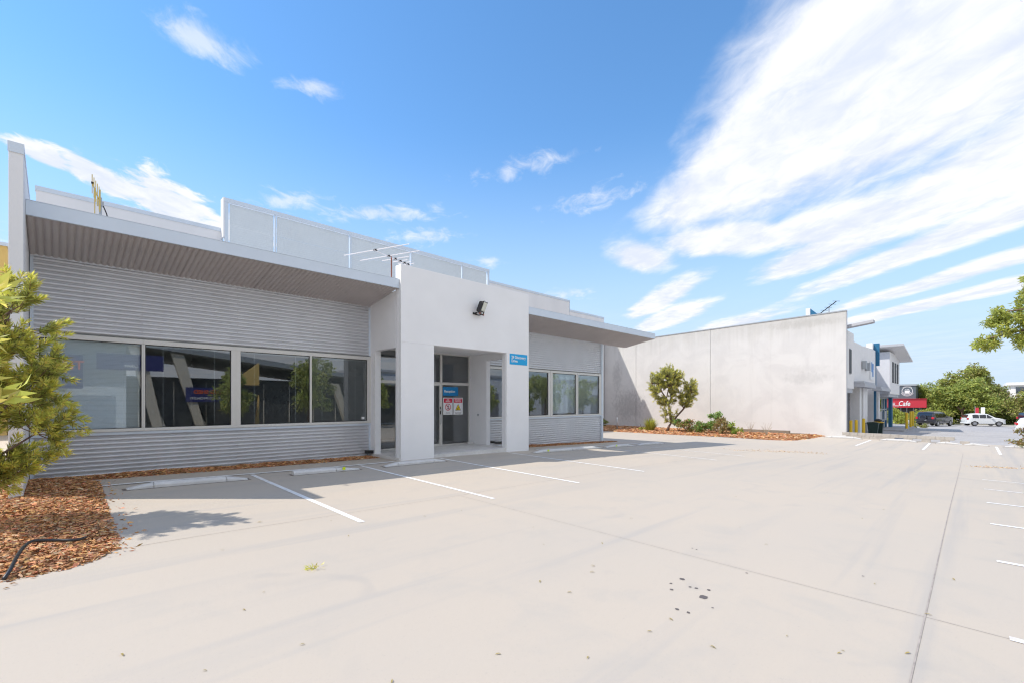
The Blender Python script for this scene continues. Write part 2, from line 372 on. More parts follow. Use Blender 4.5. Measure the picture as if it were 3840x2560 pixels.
def tilt_wall():
    k = node_mat('tiltup_concrete')
    streak = k.noise(.9, 6, .62, vec=(1, 3.2, .16), dist=.5); blot = k.noise(.55, 5, .6, dist=.8); fine = k.noise(5, 6, .7, vec=(1, 1, .6))
    sep = k.N.new('ShaderNodeSeparateXYZ'); k.L.new(k.pos, sep.inputs[0])
    y, z = sep.outputs[1], sep.outputs[2]
    # weathering runs down from the exposed top edge
    top = k.rng(k.M('ADD', z, k.M('MULTIPLY', streak, 2.6)), 6.6, 8.9)
    c = k.mix(k.rng(blot, .35, .66), (.68, .67, .655), (.62, .61, .60))
    c = k.mix(k.M('MULTIPLY', k.rng(streak, .54, .78), .22), c, (.48, .47, .45))
    c = k.mix(k.M('MULTIPLY', top, .55), c, (.46, .445, .405))
    def patch(cy, cz, ry, rz, amt, col, soft=.6):
        dy = k.M('DIVIDE', k.M('SUBTRACT', y, cy), ry); dz = k.M('DIVIDE', k.M('SUBTRACT', z, cz), rz)
        d = k.M('ADD', k.M('MULTIPLY', dy, dy), k.M('MULTIPLY', dz, dz))
        return k.M('MULTIPLY', k.rng(k.M('ADD', d, k.M('MULTIPLY', k.M('SUBTRACT', fine, .5), 4.5)), 1.5, -.2), amt), col
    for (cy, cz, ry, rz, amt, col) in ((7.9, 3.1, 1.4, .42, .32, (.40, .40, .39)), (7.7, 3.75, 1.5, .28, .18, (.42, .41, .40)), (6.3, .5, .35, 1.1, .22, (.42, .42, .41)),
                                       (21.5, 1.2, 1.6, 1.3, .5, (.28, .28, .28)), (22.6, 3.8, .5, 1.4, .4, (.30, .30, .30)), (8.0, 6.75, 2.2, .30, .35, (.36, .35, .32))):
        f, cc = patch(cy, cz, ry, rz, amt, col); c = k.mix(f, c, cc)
    c = k.mix(k.M('MULTIPLY', k.rng(fine, .55, .8), .2), c, (.40, .39, .37))
    k.L.new(c, k.b.inputs['Base Color']); k.b.inputs['Roughness'].default_value = .85; k.bump(fine, .25)
    return k.m
TILT = tilt_wall()
def simple2(name, a, b_, sc, det=6, rough=.9, bump=.4, bs=None):
    k = node_mat(name); n = k.noise(sc, det, .65, dist=.3); n2 = k.noise(sc*9, 4, .7)
    c = k.mix(k.rng(n, .35, .68), a, b_); c = k.mix(k.M('MULTIPLY', k.rng(n2, .45, .75), .4), c, tuple(q*.55 for q in a))
    k.L.new(c, k.b.inputs['Base Color']); k.b.inputs['Roughness'].default_value = rough; k.bump(k.noise(bs or sc*6, 5, .7), bump, .03); return k.m
MULCHB = simple2('mulch_base', (.26, .12, .065), (.36, .18, .09), 6, bump=1.0, bs=40)
MULCHF = simple2('mulch_far', (.42, .19, .085), (.33, .14, .065), 5, bump=1.0, bs=25)
CHIP = mat('mulch_chip', (.56, .275, .12), .85, island=.55, hue=.025)
CHIPL = mat('mulch_chip_pale', (.60, .42, .25), .85, island=.35, hue=.02)
ASPH = simple2('neighbour_paving', (.43, .42, .415), (.37, .36, .36), .5, rough=.85, bump=.15, bs=60)
VERGE = simple2('dry_ground', (.36, .29, .20), (.22, .20, .12), .3, bump=.5)
FAR = simple2('far_ground', (.16, .16, .09), (.25, .22, .15), .02, bump=.2)

def worn_paint():
    k = node_mat('worn_line_paint'); w = k.noise(14, 5, .7); p = k.noise(2.2, 4, .6)
    f = k.M('MULTIPLY', k.rng(k.M('ADD', k.M('MULTIPLY', w, .6), k.M('MULTIPLY', p, .4)), .50, .62), .75)
    k.L.new(k.mix(f, (.84, .84, .83), (.56, .51, .46)), k.b.inputs['Base Color']); k.b.inputs['Roughness'].default_value = .7; return k.m
LINE = worn_paint()
# ------------------------------------------------------------------ ground
AX = np.array([-40, -8, .6, 2.94, 5.34, 7.79, 10.7, 15.6, 18.4, 24, 29.5, 36.6]); AZ = np.array([.05, .045, .03, -.016, -.06, -.09, -.145, -.29, -.385, -.575, -.69, -.70])
_m = np.zeros(len(AX))
for _i in range(1, len(AX)-1):
    d0 = (AZ[_i]-AZ[_i-1])/(AX[_i]-AX[_i-1]); d1 = (AZ[_i+1]-AZ[_i])/(AX[_i+1]-AX[_i]); _m[_i] = 0 if d0*d1 <= 0 else 2*d0*d1/(d0+d1)
def a_of(x):
    x = min(max(x, AX[0]), AX[-1]-1e-6); i = int(np.searchsorted(AX, x, side='right')-1); h = AX[i+1]-AX[i]; t = (x-AX[i])/h
    return (2*t**3-3*t*t+1)*AZ[i] + (t**3-2*t*t+t)*h*_m[i] + (-2*t**3+3*t*t)*AZ[i+1] + (t**3-t*t)*h*_m[i+1]
def gz(x, y):
    yy = max(min(y, 10.7), -4.0)
    k = .0195 if x < 18 else .0195 - .009*min((x-18)/8, 1)
    return a_of(x) + k*(yy-10.7)
def nz(x, y):                                            # the neighbour's lower forecourt
    return -.90 - .47*min(max((x-38)/36, 0), 1.6)
def grid_sheet(name, xs, ys, zf, m, **kw):
    mb = MB(); ny = len(ys)
    mb.v = [(x, y, zf(x, y)) for x in xs for y in ys]
    mb.f = [(i*ny+j, (i+1)*ny+j, (i+1)*ny+j+1, i*ny+j+1) for i in range(len(xs)-1) for j in range(ny-1)]
    return mb.build(name, m, **kw)
g = MB(); g.add([(-3000,-3000,-2.6),(3000,-3000,-2.6),(3000,3000,-2.6),(-3000,3000,-2.6)], [(0,1,2,3)])
g.build('ground', FAR, kind='structure')
xs = [-40, -20] + list(np.arange(-14, 35.6, .5)) + [36.15]; ys = [-45, -30] + list(np.arange(-16, 24.6, .5)) + [30, 60]
lot = grid_sheet('parking_lot', xs, ys, gz, CONC, kind='structure', smooth=True)
fore = grid_sheet('neighbour_forecourt', list(np.arange(36.15, 130, 3)), list(np.arange(-80, 61, 5)), nz, ASPH, kind='structure', smooth=True)
def strip(name, p, q, w, m, parent, dz=.005, zf=gz, n=None):
    p, q = Vector(p), Vector(q); L_ = (q-p).length; n = n or max(2, int(L_/.4)); d = (q-p).normalized(); s = Vector((-d.y, d.x))*w/2
    mb = MB()
    for i in range(n+1):
        c = p.lerp(q, i/n); a, b = c+s, c-s
        mb.v += [(a.x, a.y, zf(a.x, a.y)+dz), (b.x, b.y, zf(b.x, b.y)+dz)]
    mb.f = [(2*i, 2*i+1, 2*i+3, 2*i+2) for i in range(n)]
    return mb.build(name, m, parent)
V2 = lambda x, y: (x, y)
for x in (2.94, 5.34, 7.75, 10.45, 15.1, 17.65): strip('painted_line', (x, 10.62), (x, 5.78), .085, LINE, lot)
strip('painted_line', (.62, 10.74), (6.35, 10.74), .12, LINE, lot, dz=.009); strip('painted_line', (12.05, 10.85), (20.3, 10.85), .12, LINE, lot, dz=.009)
for i in range(6): x = 5.06+2.49*i; strip('painted_line', (x, -.2), (x, -5.2), .085, LINE, lot)
for y in (4.24, 1.65, -.9): strip('painted_line', (34.55, y), (29.4, y), .09, LINE, lot)
strip('slab_joint', (-10, 6.36), (30, 6.36), .007, JOINT, lot, dz=.004); strip('slab_joint', (-4, .27), (28.5, .27), .010, JOINT, lot, dz=.004)
strip('slab_joint', (5.05, 6.3), (5.05, -6), .006, JOINT, lot, dz=.003); strip('slab_joint', (17.0, 6.3), (17.0, -6), .008, JOINT, lot, dz=.003)
strip('slab_joint', (29.0, 7.4), (29.0, -6), .012, JOINT, lot, dz=.003); strip('slab_joint', (29, 2.9), (35, 2.9), .012, JOINT, lot, dz=.003)
strip('slab_joint', (22.0, 11.5), (29.4, 11.5), .012, JOINT, lot, dz=.003)
# oil drips near the camera
for (x, y, ry) in ((4.305,1.978,.022),(4.117,2.002,.010),(3.986,1.93,.014),(4.174,1.844,.010),(4.188,1.792,.012),(4.237,1.697,.012),(4.037,1.662,.030),(3.634,1.714,.013),(3.643,1.623,.012),(4.969,1.611,.008),(5.322,2.273,.010),(5.331,2.328,.008),(5.792,.778,.009),(3.885,1.524,.007)):
    z = gz(x, y); mb = MB(); n = 12
    pts = []
    for k in range(n):
        a = 2*math.pi*k/n; r = ry*(1+.25*rnd.uniform(-1, 1)); pts.append((x+r*1.3*math.cos(a), y+r*1.3*math.sin(a), z+.003))
    mb.add(pts, [tuple(range(n))]); mb.build('oil_stain', STAIN, lot)
# ------------------------------------------------------------------ mulch beds
def poly_in(x, y, poly):
    c = False; j = len(poly)-1
    for i in range(len(poly)):
        xi, yi = poly[i]; xj, yj = poly[j]
        if (yi > y) != (yj > y) and x < (xj-xi)*(y-yi)/(yj-yi)+xi: c = not c
        j = i
    return c
from mathutils import noise as mnoise
def edge_d(x, y, poly):
    best = 9
    for i in range(len(poly)):
        a = Vector(poly[i]); b = Vector(poly[(i+1) % len(poly)]); p = Vector((x, y)); ab = b-a
        t = max(0, min(1, (p-a).dot(ab)/ab.length_squared)); best = min(best, (p-a-ab*t).length)
    return best
def bed(label, poly, step, hgt, m, nchips, csize, seed, pale=.25, nearw=None):
    r = random.Random(seed)
    x0, x1 = min(p[0] for p in poly), max(p[0] for p in poly); y0, y1 = min(p[1] for p in poly), max(p[1] for p in poly)
    def hz(x, y):
        return gz(x, y) - .012 + hgt*min(edge_d(x, y, poly)/.35, 1) + .018*mnoise.noise((x*3.3, y*3.3, seed)) + .02*mnoise.noise((x*.9, y*.9, seed+4))
    mb = MB(); idx = {}
    nx, ny = int((x1-x0)/step)+1, int((y1-y0)/step)+1
    def vid(i, j):
        if (i, j) not in idx:
            x, y = x0+i*step, y0+j*step
            if not poly_in(x, y, poly):               # pull outside corners on to the outline
                best = None
                for e in range(len(poly)):
                    a = Vector(poly[e]); b = Vector(poly[(e+1) % len(poly)]); p = Vector((x, y)); ab = b-a
                    t = max(0, min(1, (p-a).dot(ab)/ab.length_squared)); q = a+ab*t
                    if best is None or (q-p).length < (best-p).length: best = q
                x, y = best
                idx[(i, j)] = len(mb.v); mb.v.append((x, y, gz(x, y)-.01))
            else:
                idx[(i, j)] = len(mb.v); mb.v.append((x, y, hz(x, y)))
        return idx[(i, j)]
    for i in range(nx):
        for j in range(ny):
            if poly_in(x0+(i+.5)*step, y0+(j+.5)*step, poly): mb.f.append((vid(i, j), vid(i+1, j), vid(i+1, j+1), vid(i, j+1)))
    b_ = mb.build('mulch_bed', m, kind='structure', smooth=True)
    for nm, mt, n in (('bark_chips', CHIP, int(nchips*(1-pale))), ('pale_bark_chips', CHIPL, int(nchips*pale))):
        V, F = [], []; c = 0
        while c < n:
            x, y = r.uniform(x0, x1), r.uniform(y0, y1)
            if nearw and r.random() > nearw(x, y): continue
            if not poly_in(x, y, poly): continue
            if edge_d(x, y, poly) < .02 and r.random() < .5: continue
            l = csize*r.uniform(.5, 1.6); w = l*r.uniform(.10, .30); a = r.uniform(0, 6.283); tl = r.uniform(-.5, .5)
            dx, dy = math.cos(a), math.sin(a); z = hz(x, y)+.006+r.uniform(0, .012); tw = r.uniform(-.6, .6)*w
            k = len(V)
            V += [(x-dx*l/2-dy*w/2, y-dy*l/2+dx*w/2, z-tl*l*.3+tw), (x-dx*l/2+dy*w/2, y-dy*l/2-dx*w/2, z-tl*l*.3-tw), (x+dy*w/2, y-dx*w/2, z+.25*w-tw), (x-dy*w/2, y+dx*w/2, z+.25*w+tw),
                  (x+dx*l/2+dy*w*.3, y+dy*l/2-dx*w*.3, z+tl*l*.3-tw), (x+dx*l/2-dy*w*.3, y+dy*l/2+dx*w*.3, z+tl*l*.3+tw)]
            F += [(k, k+1, k+2, k+3), (k+3, k+2, k+4, k+5)]; c += 1
        q = MB(); q.v, q.f = V, F; q.build(nm, mt, b_, kind='stuff')
    tag(b_, label); return b_, hz
bedL = [(-5, 12.48), (.58, 12.48), (6.55, 12.48), (6.55, 11.78), (4.5, 11.72), (.62, 11.58), (.60, 10.0), (.56, 8.0), (.55, 6.45), (.36, 6.12), (.12, 5.95), (-.4, 5.88), (-1.2, 5.86), (-5, 5.9)]
bl, hzL = bed('red brown bark mulch bed along the left front wall', bedL, .10, .045, MULCHB, 44000, .043, 3, .16, lambda x, y: 1.0 if x > -.9 else .15)
bedR = [(11.64, 12.48), (18.6, 12.48), (19.7, 12.42), (19.2, 12.0), (15, 11.75), (11.64, 11.66)]
br, hzR = bed('red brown bark mulch strip under the right front windows', bedR, .12, .04, MULCHB, 8000, .045, 5, .12)
bedW = [(29.3, 20.5), (29.35, 12), (29.55, 8.2), (29.9, 7.45), (30.6, 7.1), (31.6, 7.0), (33, 6.9), (35.9, 6.75), (35.9, 23.8), (29.2, 23.8)]
bw, hzW = bed('orange bark mulch bed along the tall concrete wall', bedW, .35, .10, MULCHF, 15000, .11, 9, .3)
# ------------------------------------------------------------------ corrugated sheet helper
def corr(mb, o, along, up, out, length, height, pitch=.088, amp=.024, seg=10, ribbed=False):
    o, along, up, out = (Vector(q) for q in (o, along, up, out)); n = max(2, int(round(height/pitch*seg)))
    k = len(mb.v)
    for i in range(n+1):
        h = height*i/n; ph = 2*math.pi*h/pitch
        t = .5+.5*math.cos(ph); d = amp*(1-2*t**3.2)        # broad crests, narrow troughs
        for s in (0, length): mb.v.append(tuple(o + along*s + up*h + out*d))
    for i in range(n): mb.f.append((k+2*i, k+2*i+1, k+2*i+3, k+2*i+2))
    return mb
# ------------------------------------------------------------------ the office building
YW, YF, YP, YG = 12.5, 10.88, 10.8, 12.87
office = thing('office_building', 'low grey corrugated office with white portal entrance and deep flat canopies', 'building', (9, 12.5, 0))
def wall_bay(x0, x1, wins, seed):
    r = random.Random(seed)
    lo = MB(); corr(lo, (x0, YW, -.45), (1,0,0), (0,0,1), (0,-1,0), x1-x0, 1.27); lo.build('corrugated_sheet', CORR, office, smooth=True)
    up = MB(); corr(up, (x0, YW, 2.84), (1,0,0), (0,0,1), (0,-1,0), x1-x0, 1.40); up.build('corrugated_sheet', CORR, office, smooth=True)
    sc = MB(); x = x0+.75
    while x < x1:
        for z in [-.45+.044+.088*k for k in range(6, 14, 2)]: sc.lathe((x, YW-.020, z), [(.010, -.007), (.010, 0)], 6, 'Y')
        for z in [2.84+.044+.088*k for k in range(1, 16, 2)]: sc.lathe((x, YW-.020, z), [(.010, -.007), (.010, 0)], 6, 'Y')
        x += .9
    sc.build('screw', NTRIM, office, kind='stuff')
    MB().box(x0, x1, YW-.05, YW+.03, .825, .885).build('sill_flashing', TRIM, office)
    MB().box(x0, x1, YW-.035, YW+.03, 4.235, 4.30).build('head_trim', CORR, office)
    for xx in (x0, x1-.05): each(MB().box(xx, xx+.05, YW-.028, YW+.02, -.4, .82).box(xx, xx+.05, YW-.028, YW+.02, 2.845, 4.232), 'corner_trim', TRIM, office)
    wl = MB().box(x0+.02, x1-.02, YW+.04, YW+.12, -.4, .90).box(x0+.02, x1-.02, YW+.04, YW+.12, 2.78, 4.5); each(wl, 'wall_lining', ROOM, office)
    for i, (a, b, style, lw, rw) in enumerate(wins):
        fr = MB(); y0, y1 = YW-.045, YW+.06; zb, zt = .95, 2.72
        fr.box(a-lw, b+rw, y0, y1, .887, zb).box(a-lw, b+rw, y0, y1, zt, 2.815).box(a-lw, a, y0, y1, zb, zt).box(b, b+rw, y0, y1, zb, zt)
        fr.box(a-lw, b+rw, y0-.025, y0, .887, .915)
        w = fr.build('window', FRAME, office, bevel=.004)
        MB().add([(a+.012, YW, zb+.012), (b-.012, YW, zb+.012), (b-.012, YW, zt-.012), (a+.012, YW, zt-.012)], [(0,1,2,3)]).build('pane', GLASS, w)
        gk = MB(); gk.box(a, b, YW-.012, YW+.012, zb, zb+.012).box(a, b, YW-.012, YW+.012, zt-.012, zt).box(a, a+.012, YW-.012, YW+.012, zb+.012, zt-.012).box(b-.012, b, YW-.012, YW+.012, zb+.012, zt-.012)
        gk.build('gasket', DARKRUB, w)
        bl_ = MB(); yb = YW+.085
        if style[0] in 'co':
            tilt = R(style[1]); n = int((zt-zb)/.025)
            for k in range(n):
                z = zb+.02+k*.025; c_, s_ = math.cos(tilt)*.0125, math.sin(tilt)*.0125
                sag = .004*math.sin(k*1.7+i)
                bl_.add([(a+.02, yb-c_, z-s_), (b-.02, yb-c_, z-s_+sag*.2), (b-.02, yb+c_, z+s_+sag*.2), (a+.02, yb+c_, z+s_)], [(0,1,2,3)])
            bl_.box(a+.02, b-.02, yb-.02, yb+.02, zt-.04, zt-.005)
            b_ = bl_.build('blind', BLIND if style[0] == 'c' else BLIND_D, w, kind='stuff')
            cd = MB()
            for q in (.2, .8): cd.box(a+(b-a)*q-.002, a+(b-a)*q+.002, yb-.016, yb-.013, zb+.02, zt-.03)
            each(cd, 'cord', BLIND, w)
        elif style[0] == 'v':
            n = int((b-a)/.085)
            for k in range(n):
                x = a+.03+k*.085; bl_.add([(x, yb, zb+.06), (x+.088, yb+.02, zb+.06), (x+.088, yb+.02, zt-.02), (x, yb, zt-.02)], [(0,1,2,3)])
            bl_.build('blind', BLIND, w, kind='stuff')
wall_bay(-.30, 6.60, [(-.18, 1.34, ('c', -66), .12, .03), (1.40, 3.01, ('o', 4), .03, .10), (3.21, 4.85, ('o', 6), .10, .025), (4.90, 6.49, ('o', -38), .025, .11)], 1)
wall_bay(10.86, 18.58, [(10.98, 12.62, ('o', -28), .11, .10), (12.85, 14.60, ('o', -28), .12, .13), (14.88, 16.50, ('v', 0), .14, .08), (16.66, 18.30, ('c', -45), .07, .28)], 2)
MB().box(6.33, 6.42, YW-.012, YW-.006, 1.0, 1.07).build('alarm_sticker', SIGNW, office)
# side and back walls, roof, floor, rooms behind the glass
side = MB().box(-.466, -.311, 10.2, 23.86, -.6, 5.33).build('boundary_panel_wall', WHITE2, office, bevel=.006)
MB().box(-.475, -.302, 10.19, 23.86, 5.33, 5.405).box(-.475, -.302, 10.185, 10.2, 5.25, 5.33).build('capping', TRIM, side)
MB().box(18.45, 18.58, 12.56, 23.85, -.7, 4.40).build('end_wall', WHITE, office)
MB().box(-.30, 18.58, 12.62, 23.85, 4.40, 4.52).build('roof', CORR, office)
MB().box(-.30, 18.45, 12.95, 23.8, -.35, -.012).build('floor_slab', CARPET, office)
each(MB().box(-.30, 18.44, 17.2, 17.3, -.012, 4.39).box(6.62, 6.74, 12.95, 17.2, -.012, 4.39).box(10.74, 10.84, 12.95, 17.2, -.012, 4.39).box(3.08, 3.14, 12.75, 17.2, -.012, 3.2), 'room_partition', ROOM, office)
MB().box(-.30, 18.44, 12.66, 17.2, 3.25, 3.30).build('ceiling', ROOM, office)
# portal
MB().box(6.60, 7.67, YP, 11.08, -.35, 3.10).box(10.55, 11.62, YP, 11.03, -.4, 3.10).box(6.60, 11.62, YP, 11.08, 3.10, 5.18).build('portal', WHITE, office, bevel=.008)
each(MB().box(6.592, 6.602, YP-.006, YP+.03, -.3, 5.0).box(6.592, 6.602, 10.95, 10.99, -.3, 4.4).box(10.543, 10.553, 10.85, 10.88, -.1, 3.09), 'corner_bead', WHITE, office)
# porch: returns, slab, ceiling, glazing
MB().box(6.60, 6.78, 12.20, 12.56, -.05, 2.97).box(6.60, 6.78, 11.082, 12.56, 2.97, 4.50).build('return_wall', WHITE, office)
MB().box(10.68, 10.856, 11.94, 12.95, -.05, 2.94).box(10.68, 10.856, 11.034, 12.95, 2.94, 4.50).build('return_wall', WHITE, office)
MB().box(6.79, 10.67, 11.09, 12.95, 3.16, 3.24).build('porch_ceiling', WHITE, office)
MB().box(6.56, 10.60, 10.83, 12.95, -.30, -.002).box(10.6, 10.85, 11.05, 12.95, -.3, -.002).build('porch_slab', STOPC, office)
def glazing(name, x0, x1, z0, z1, fw, m=GLASS_L):
    w = MB().box(x0, x1, YG-.03, YG+.03, z0, z0+fw).box(x0, x1, YG-.03, YG+.03, z1-fw, z1).box(x0, x0+fw, YG-.03, YG+.03, z0+fw, z1-fw).box(x1-fw, x1, YG-.03, YG+.03, z0+fw, z1-fw).build(name, FRAME, office, bevel=.003)
    MB().add([(x0+fw, YG, z0+fw), (x1-fw, YG, z0+fw), (x1-fw, YG, z1-fw), (x0+fw, YG, z1-fw)], [(0,1,2,3)]).build('pane', m, w); return w
for (a, b) in ((6.80, 7.70), (7.70, 8.50), (9.42, 10.675)): glazing('fixed_light', a, b, 0, 2.13, .045)
for (a, b) in ((6.80, 8.50), (8.50, 9.42), (9.42, 10.675)): glazing('transom_light', a, b, 2.13, 3.16, .045)
door = glazing('entrance_door', 8.50, 9.42, .0, 2.13, .075)
MB().tube([(9.375, YG-.03, .75), (9.375, YG-.085, .78), (9.375, YG-.085, 1.28), (9.375, YG-.03, 1.31)], .012, 8).build('door_handle', GALV, door)
each(MB().box(9.36, 9.40, YG-.045, YG-.03, 1.08, 1.2).box(9.36, 9.40, YG-.045, YG-.03, 1.26, 1.34), 'door_lock', BLACKP, door)
MB().lathe((10.675, 12.35, 1.05), [(.03, 0), (.03, -.05), (.018, -.06)], 12, 'X').build('wall_tap', GALV, office)
MB().box(10.45, 10.66, 12.62, 12.72, 0, .07).box(10.53, 10.60, 12.55, 12.62, 0, .05).build('door_stop_block', STOPC, office)
# canopies
def canopy(x0, x1, yb, endcap):
    zf0, zf1, zb = 4.54, 4.785, 4.27
    MB().box(x0, x1, YF, YF+.045, zf0, zf1).build('fascia', TRIM, office, bevel=.004)
    each(MB().box(x0, x1, YF-.006, YF, zf0, zf0+.012).box(x0, x1, YF-.006, YF+.046, zf1, zf1+.006), 'fascia_edge', TRIM, office)
    s = MB(); d = Vector((0, yb-(YF+.045), zb-(zf0+.012))); L_ = d.length; d.normalize(); nrm = d.cross(Vector((1,0,0))).normalized()
    corr(s, (x0, YF+.045, zf0+.012), d, (1,0,0), nrm, L_, x1-x0, .10, .015, 10); s.build('soffit_sheet', SOFF, office, smooth=True)
    MB().add([(x0, YF+.045, zf1-.03), (x1, YF+.045, zf1-.03), (x1, yb, zb+.2), (x0, yb, zb+.2)], [(0,1,2,3)]).build('roof_sheet', CORR, office)
    rb = MB(); x = x0+.76
    while x < x1-.2:
        rb.add([(x, YF+.045, zf0+.003), (x+.012, YF+.045, zf0+.003), (x+.012, yb, zb-.009), (x, yb, zb-.009)], [(0,1,2,3)]); x += .762
    each(rb, 'lap_joint', SOFF, office)
    if endcap:
        MB().prism([(x1, YF, zf0), (x1, YF, zf1), (x1, yb, zf1-.06), (x1, yb, zb)], (.03, 0, 0)).build('end_fascia', TRIM, office)
canopy(-.309, 6.59, YW-.03, False)
canopy(11.63, 20.7, YW-.03, False)
MB().prism([(20.7, YF, 4.54), (20.7, YF, 4.785), (20.7, YW+.1, 4.62), (20.7, YW+.1, 4.262)], (.03, 0, 0)).build('end_fascia', TRIM, office)
MB().box(18.6, 20.7, YW-.03, YW+.1, 4.262, 4.50).build('canopy_beam', SOFF, office)
MB().box(18.46, 18.60, YW-.06, YW+.05, -.5, 4.25).build('corner_post', TRIM, office)
MB().box(6.40, 6.66, 12.28, 12.44, .02, .10).build('downpipe_shoe', BLACKP, office)
MB().tube([(10.9, 12.2, .1), (11.3, 12.1, .04), (11.6, 12.05, .03)], .045, 8).build('downpipe_shoe', BLACKP, office)
# ------------------------------------------------------------------ warehouse behind
ware = thing('warehouse_block', 'tall white warehouse with stepped parapet and corrugated rooftop screen behind the office', 'building', (17, 24, 0))
YS = 23.9
def para(x0, x1, z1):
    p = MB().box(x0, x1, YS, YS+.2, -.9, z1-.16).build('parapet_wall', WHITE2, ware)
    MB().box(x0-.02, x1+.02, YS-.03, YS+.23, z1-.16, z1).build('capping', TRIM, p)
para(-.42, 5.45, 9.29); para(5.5, 21.5, 8.3); para(21.55, 30.7, 9.98); para(30.75, 35.85, 9.22)
MB().box(30.70, 30.745, YS-.03, YS+.23, 9.0, 9.98).build('capping', TRIM, ware)
MB().box(-.42, 35.85, YS+.2, 60, -.9, 8.6).build('warehouse_hall', WHITE2, ware)
for (a, b) in ((5.62, 7.46), (7.60, 11.21), (11.35, 14.98), (15.12, 18.86), (19.0, 21.05)):
    for z0, z1 in ((6.0, 7.6), (7.6, 8.5), (8.5, 9.4), (9.4, 10.36)):
        s = MB(); corr(s, (a, YS-.35, z0), (1,0,0), (0,0,1), (0,-1,0), b-a, z1-z0-.004, .10, .006, 6); s.build('screen_sheet', SCREEN, ware, smooth=True)
for x in (5.49, 7.53, 11.28, 15.05, 18.93, 21.2):
    w = .16 if x in (5.49, 21.2) else .07
    MB().box(x-w/2, x+w/2, YS-.42, YS-.30, 5.5, 10.38).build('screen_post', TRIM, ware)
MB().box(5.41, 21.28, YS-.44, YS-.28, 10.38, 10.56).build('screen_rail', TRIM, ware)
MB().box(5.36, 5.41, YS-.44, YS+.0, 8.8, 10.56).build('screen_return', WHITE2, ware)
# ------------------------------------------------------------------ signs and fittings on the front
def sign_box(name, label, x0, x1, z0, z1, y, m, parent=None):
    return MB().box(x0, x1, y-.006, y, z0, z1).build(name, m, None, label, 'sign', origin=((x0+x1)/2, y, z0))
ad = sign_box('address_sign', 'bright blue address sign reading 29 Discovery Drive on the white portal', 10.69, 11.53, 2.745, 3.10, YP-.001, SIGNB)
text_part('lettering', '29 Discovery\nDrive', SIGNW, ad, (10.765, YP-.0075, 2.925), .128, ROT_NEGY, bold=.0035, line=.95)
rc = sign_box('reception_sign', 'blue sign reading Reception on the entrance glass', 9.475, 10.14, 1.715, 2.02, YG-.034, SIGNB2)
text_part('lettering', 'Reception', SIGNW, rc, (9.53, YG-.041, 1.868), .115, ROT_NEGY, bold=.0028)
ne = sign_box('no_entry_notice', 'white notice with red heading NO ENTRY and crossed out walking figure', 9.49, 9.895, 1.06, 1.65, YG-.034, SIGNW)
sn = sign_box('security_notice', 'white notice with red heading SECURITY NOTICE and yellow camera triangle', 9.93, 10.345, 1.06, 1.65, YG-.034, SIGNW)
for s_, x0, x1, tx in ((ne, 9.49, 9.895, 'NO\nENTRY'), (sn, 9.93, 10.345, 'SECURITY\nNOTICE')):
    MB().box(x0+.025, x1-.025, YG-.042, YG-.0402, 1.475, 1.625).build('heading_band', SIGNR, s_)
    text_part('heading', tx, SIGNW, s_, ((x0+x1)/2, YG-.043, 1.55), .066, ROT_NEGY, 'CENTER', bold=.0015, depth=.0005, line=.9)
    text_part('small_print', 'Authorised\npersonnel only' if tx[0] == 'N' else 'These premises under\n24 hour surveillance', SIGNK, s_, ((x0+x1)/2, YG-.041, 1.115), .033, ROT_NEGY, 'CENTER', depth=.0005)
def disc_ring(c, r0, r1, y, n=28):
    m = MB()
    for k in range(n):
        a, b = 2*math.pi*k/n, 2*math.pi*(k+1)/n
        m.add([(c[0]+r0*math.cos(a), y, c[1]+r0*math.sin(a)), (c[0]+r1*math.cos(a), y, c[1]+r1*math.sin(a)), (c[0]+r1*math.cos(b), y, c[1]+r1*math.sin(b)), (c[0]+r0*math.cos(b), y, c[1]+r0*math.sin(b))], [(0,1,2,3)])
    return m
cx, cz = 9.6925, 1.325
fig = MB(); y = YG-.0415
fig.lathe((cx+.008, y, cz+.075), [(.014, 0), (.014, .0005)], 10, 'Y')
def limb(p, q, w):
    p, q = Vector((p[0], y, p[1])), Vector((q[0], y, q[1])); d = (q-p).normalized(); s = Vector((-d.z, 0, d.x))*w/2
    fig.add([p+s, p-s, q-s*.8, q+s*.8], [(0,1,2,3)])
limb((cx+.005, cz+.055), (cx, cz-.01), .034); limb((cx, cz-.01), (cx+.028, cz-.05), .02); limb((cx+.028, cz-.05), (cx+.035, cz-.095), .017); limb((cx, cz-.01), (cx-.02, cz-.05), .02); limb((cx-.02, cz-.05), (cx-.045, cz-.085), .017)
limb((cx+.006, cz+.05), (cx+.04, cz+.005), .014); limb((cx+.0, cz+.05), (cx-.03, cz+.0), .014)
fig.build('walking_figure', SIGNK, ne)
rg = disc_ring((cx, cz), .1, .122, YG-.0422); d_ = .105*.7071
rg.add([(cx-d_-.008, YG-.0423, cz+d_-.008), (cx-d_+.008, YG-.0423, cz+d_+.008), (cx+d_+.008, YG-.0423, cz-d_+.008), (cx+d_-.008, YG-.0423, cz-d_-.008)], [(0,1,2,3)])
rg.build('prohibition_ring', SIGNR, ne)
cx = 10.1375
MB().add([(cx-.125, YG-.0405, 1.205), (cx+.125, YG-.0405, 1.205), (cx, YG-.0405, 1.435)], [(0,1,2)]).build('triangle_border', SIGNK, sn)
MB().add([(cx-.105, YG-.0412, 1.217), (cx+.105, YG-.0412, 1.217), (cx, YG-.0412, 1.41)], [(0,1,2)]).build('warning_triangle', SIGNY, sn)
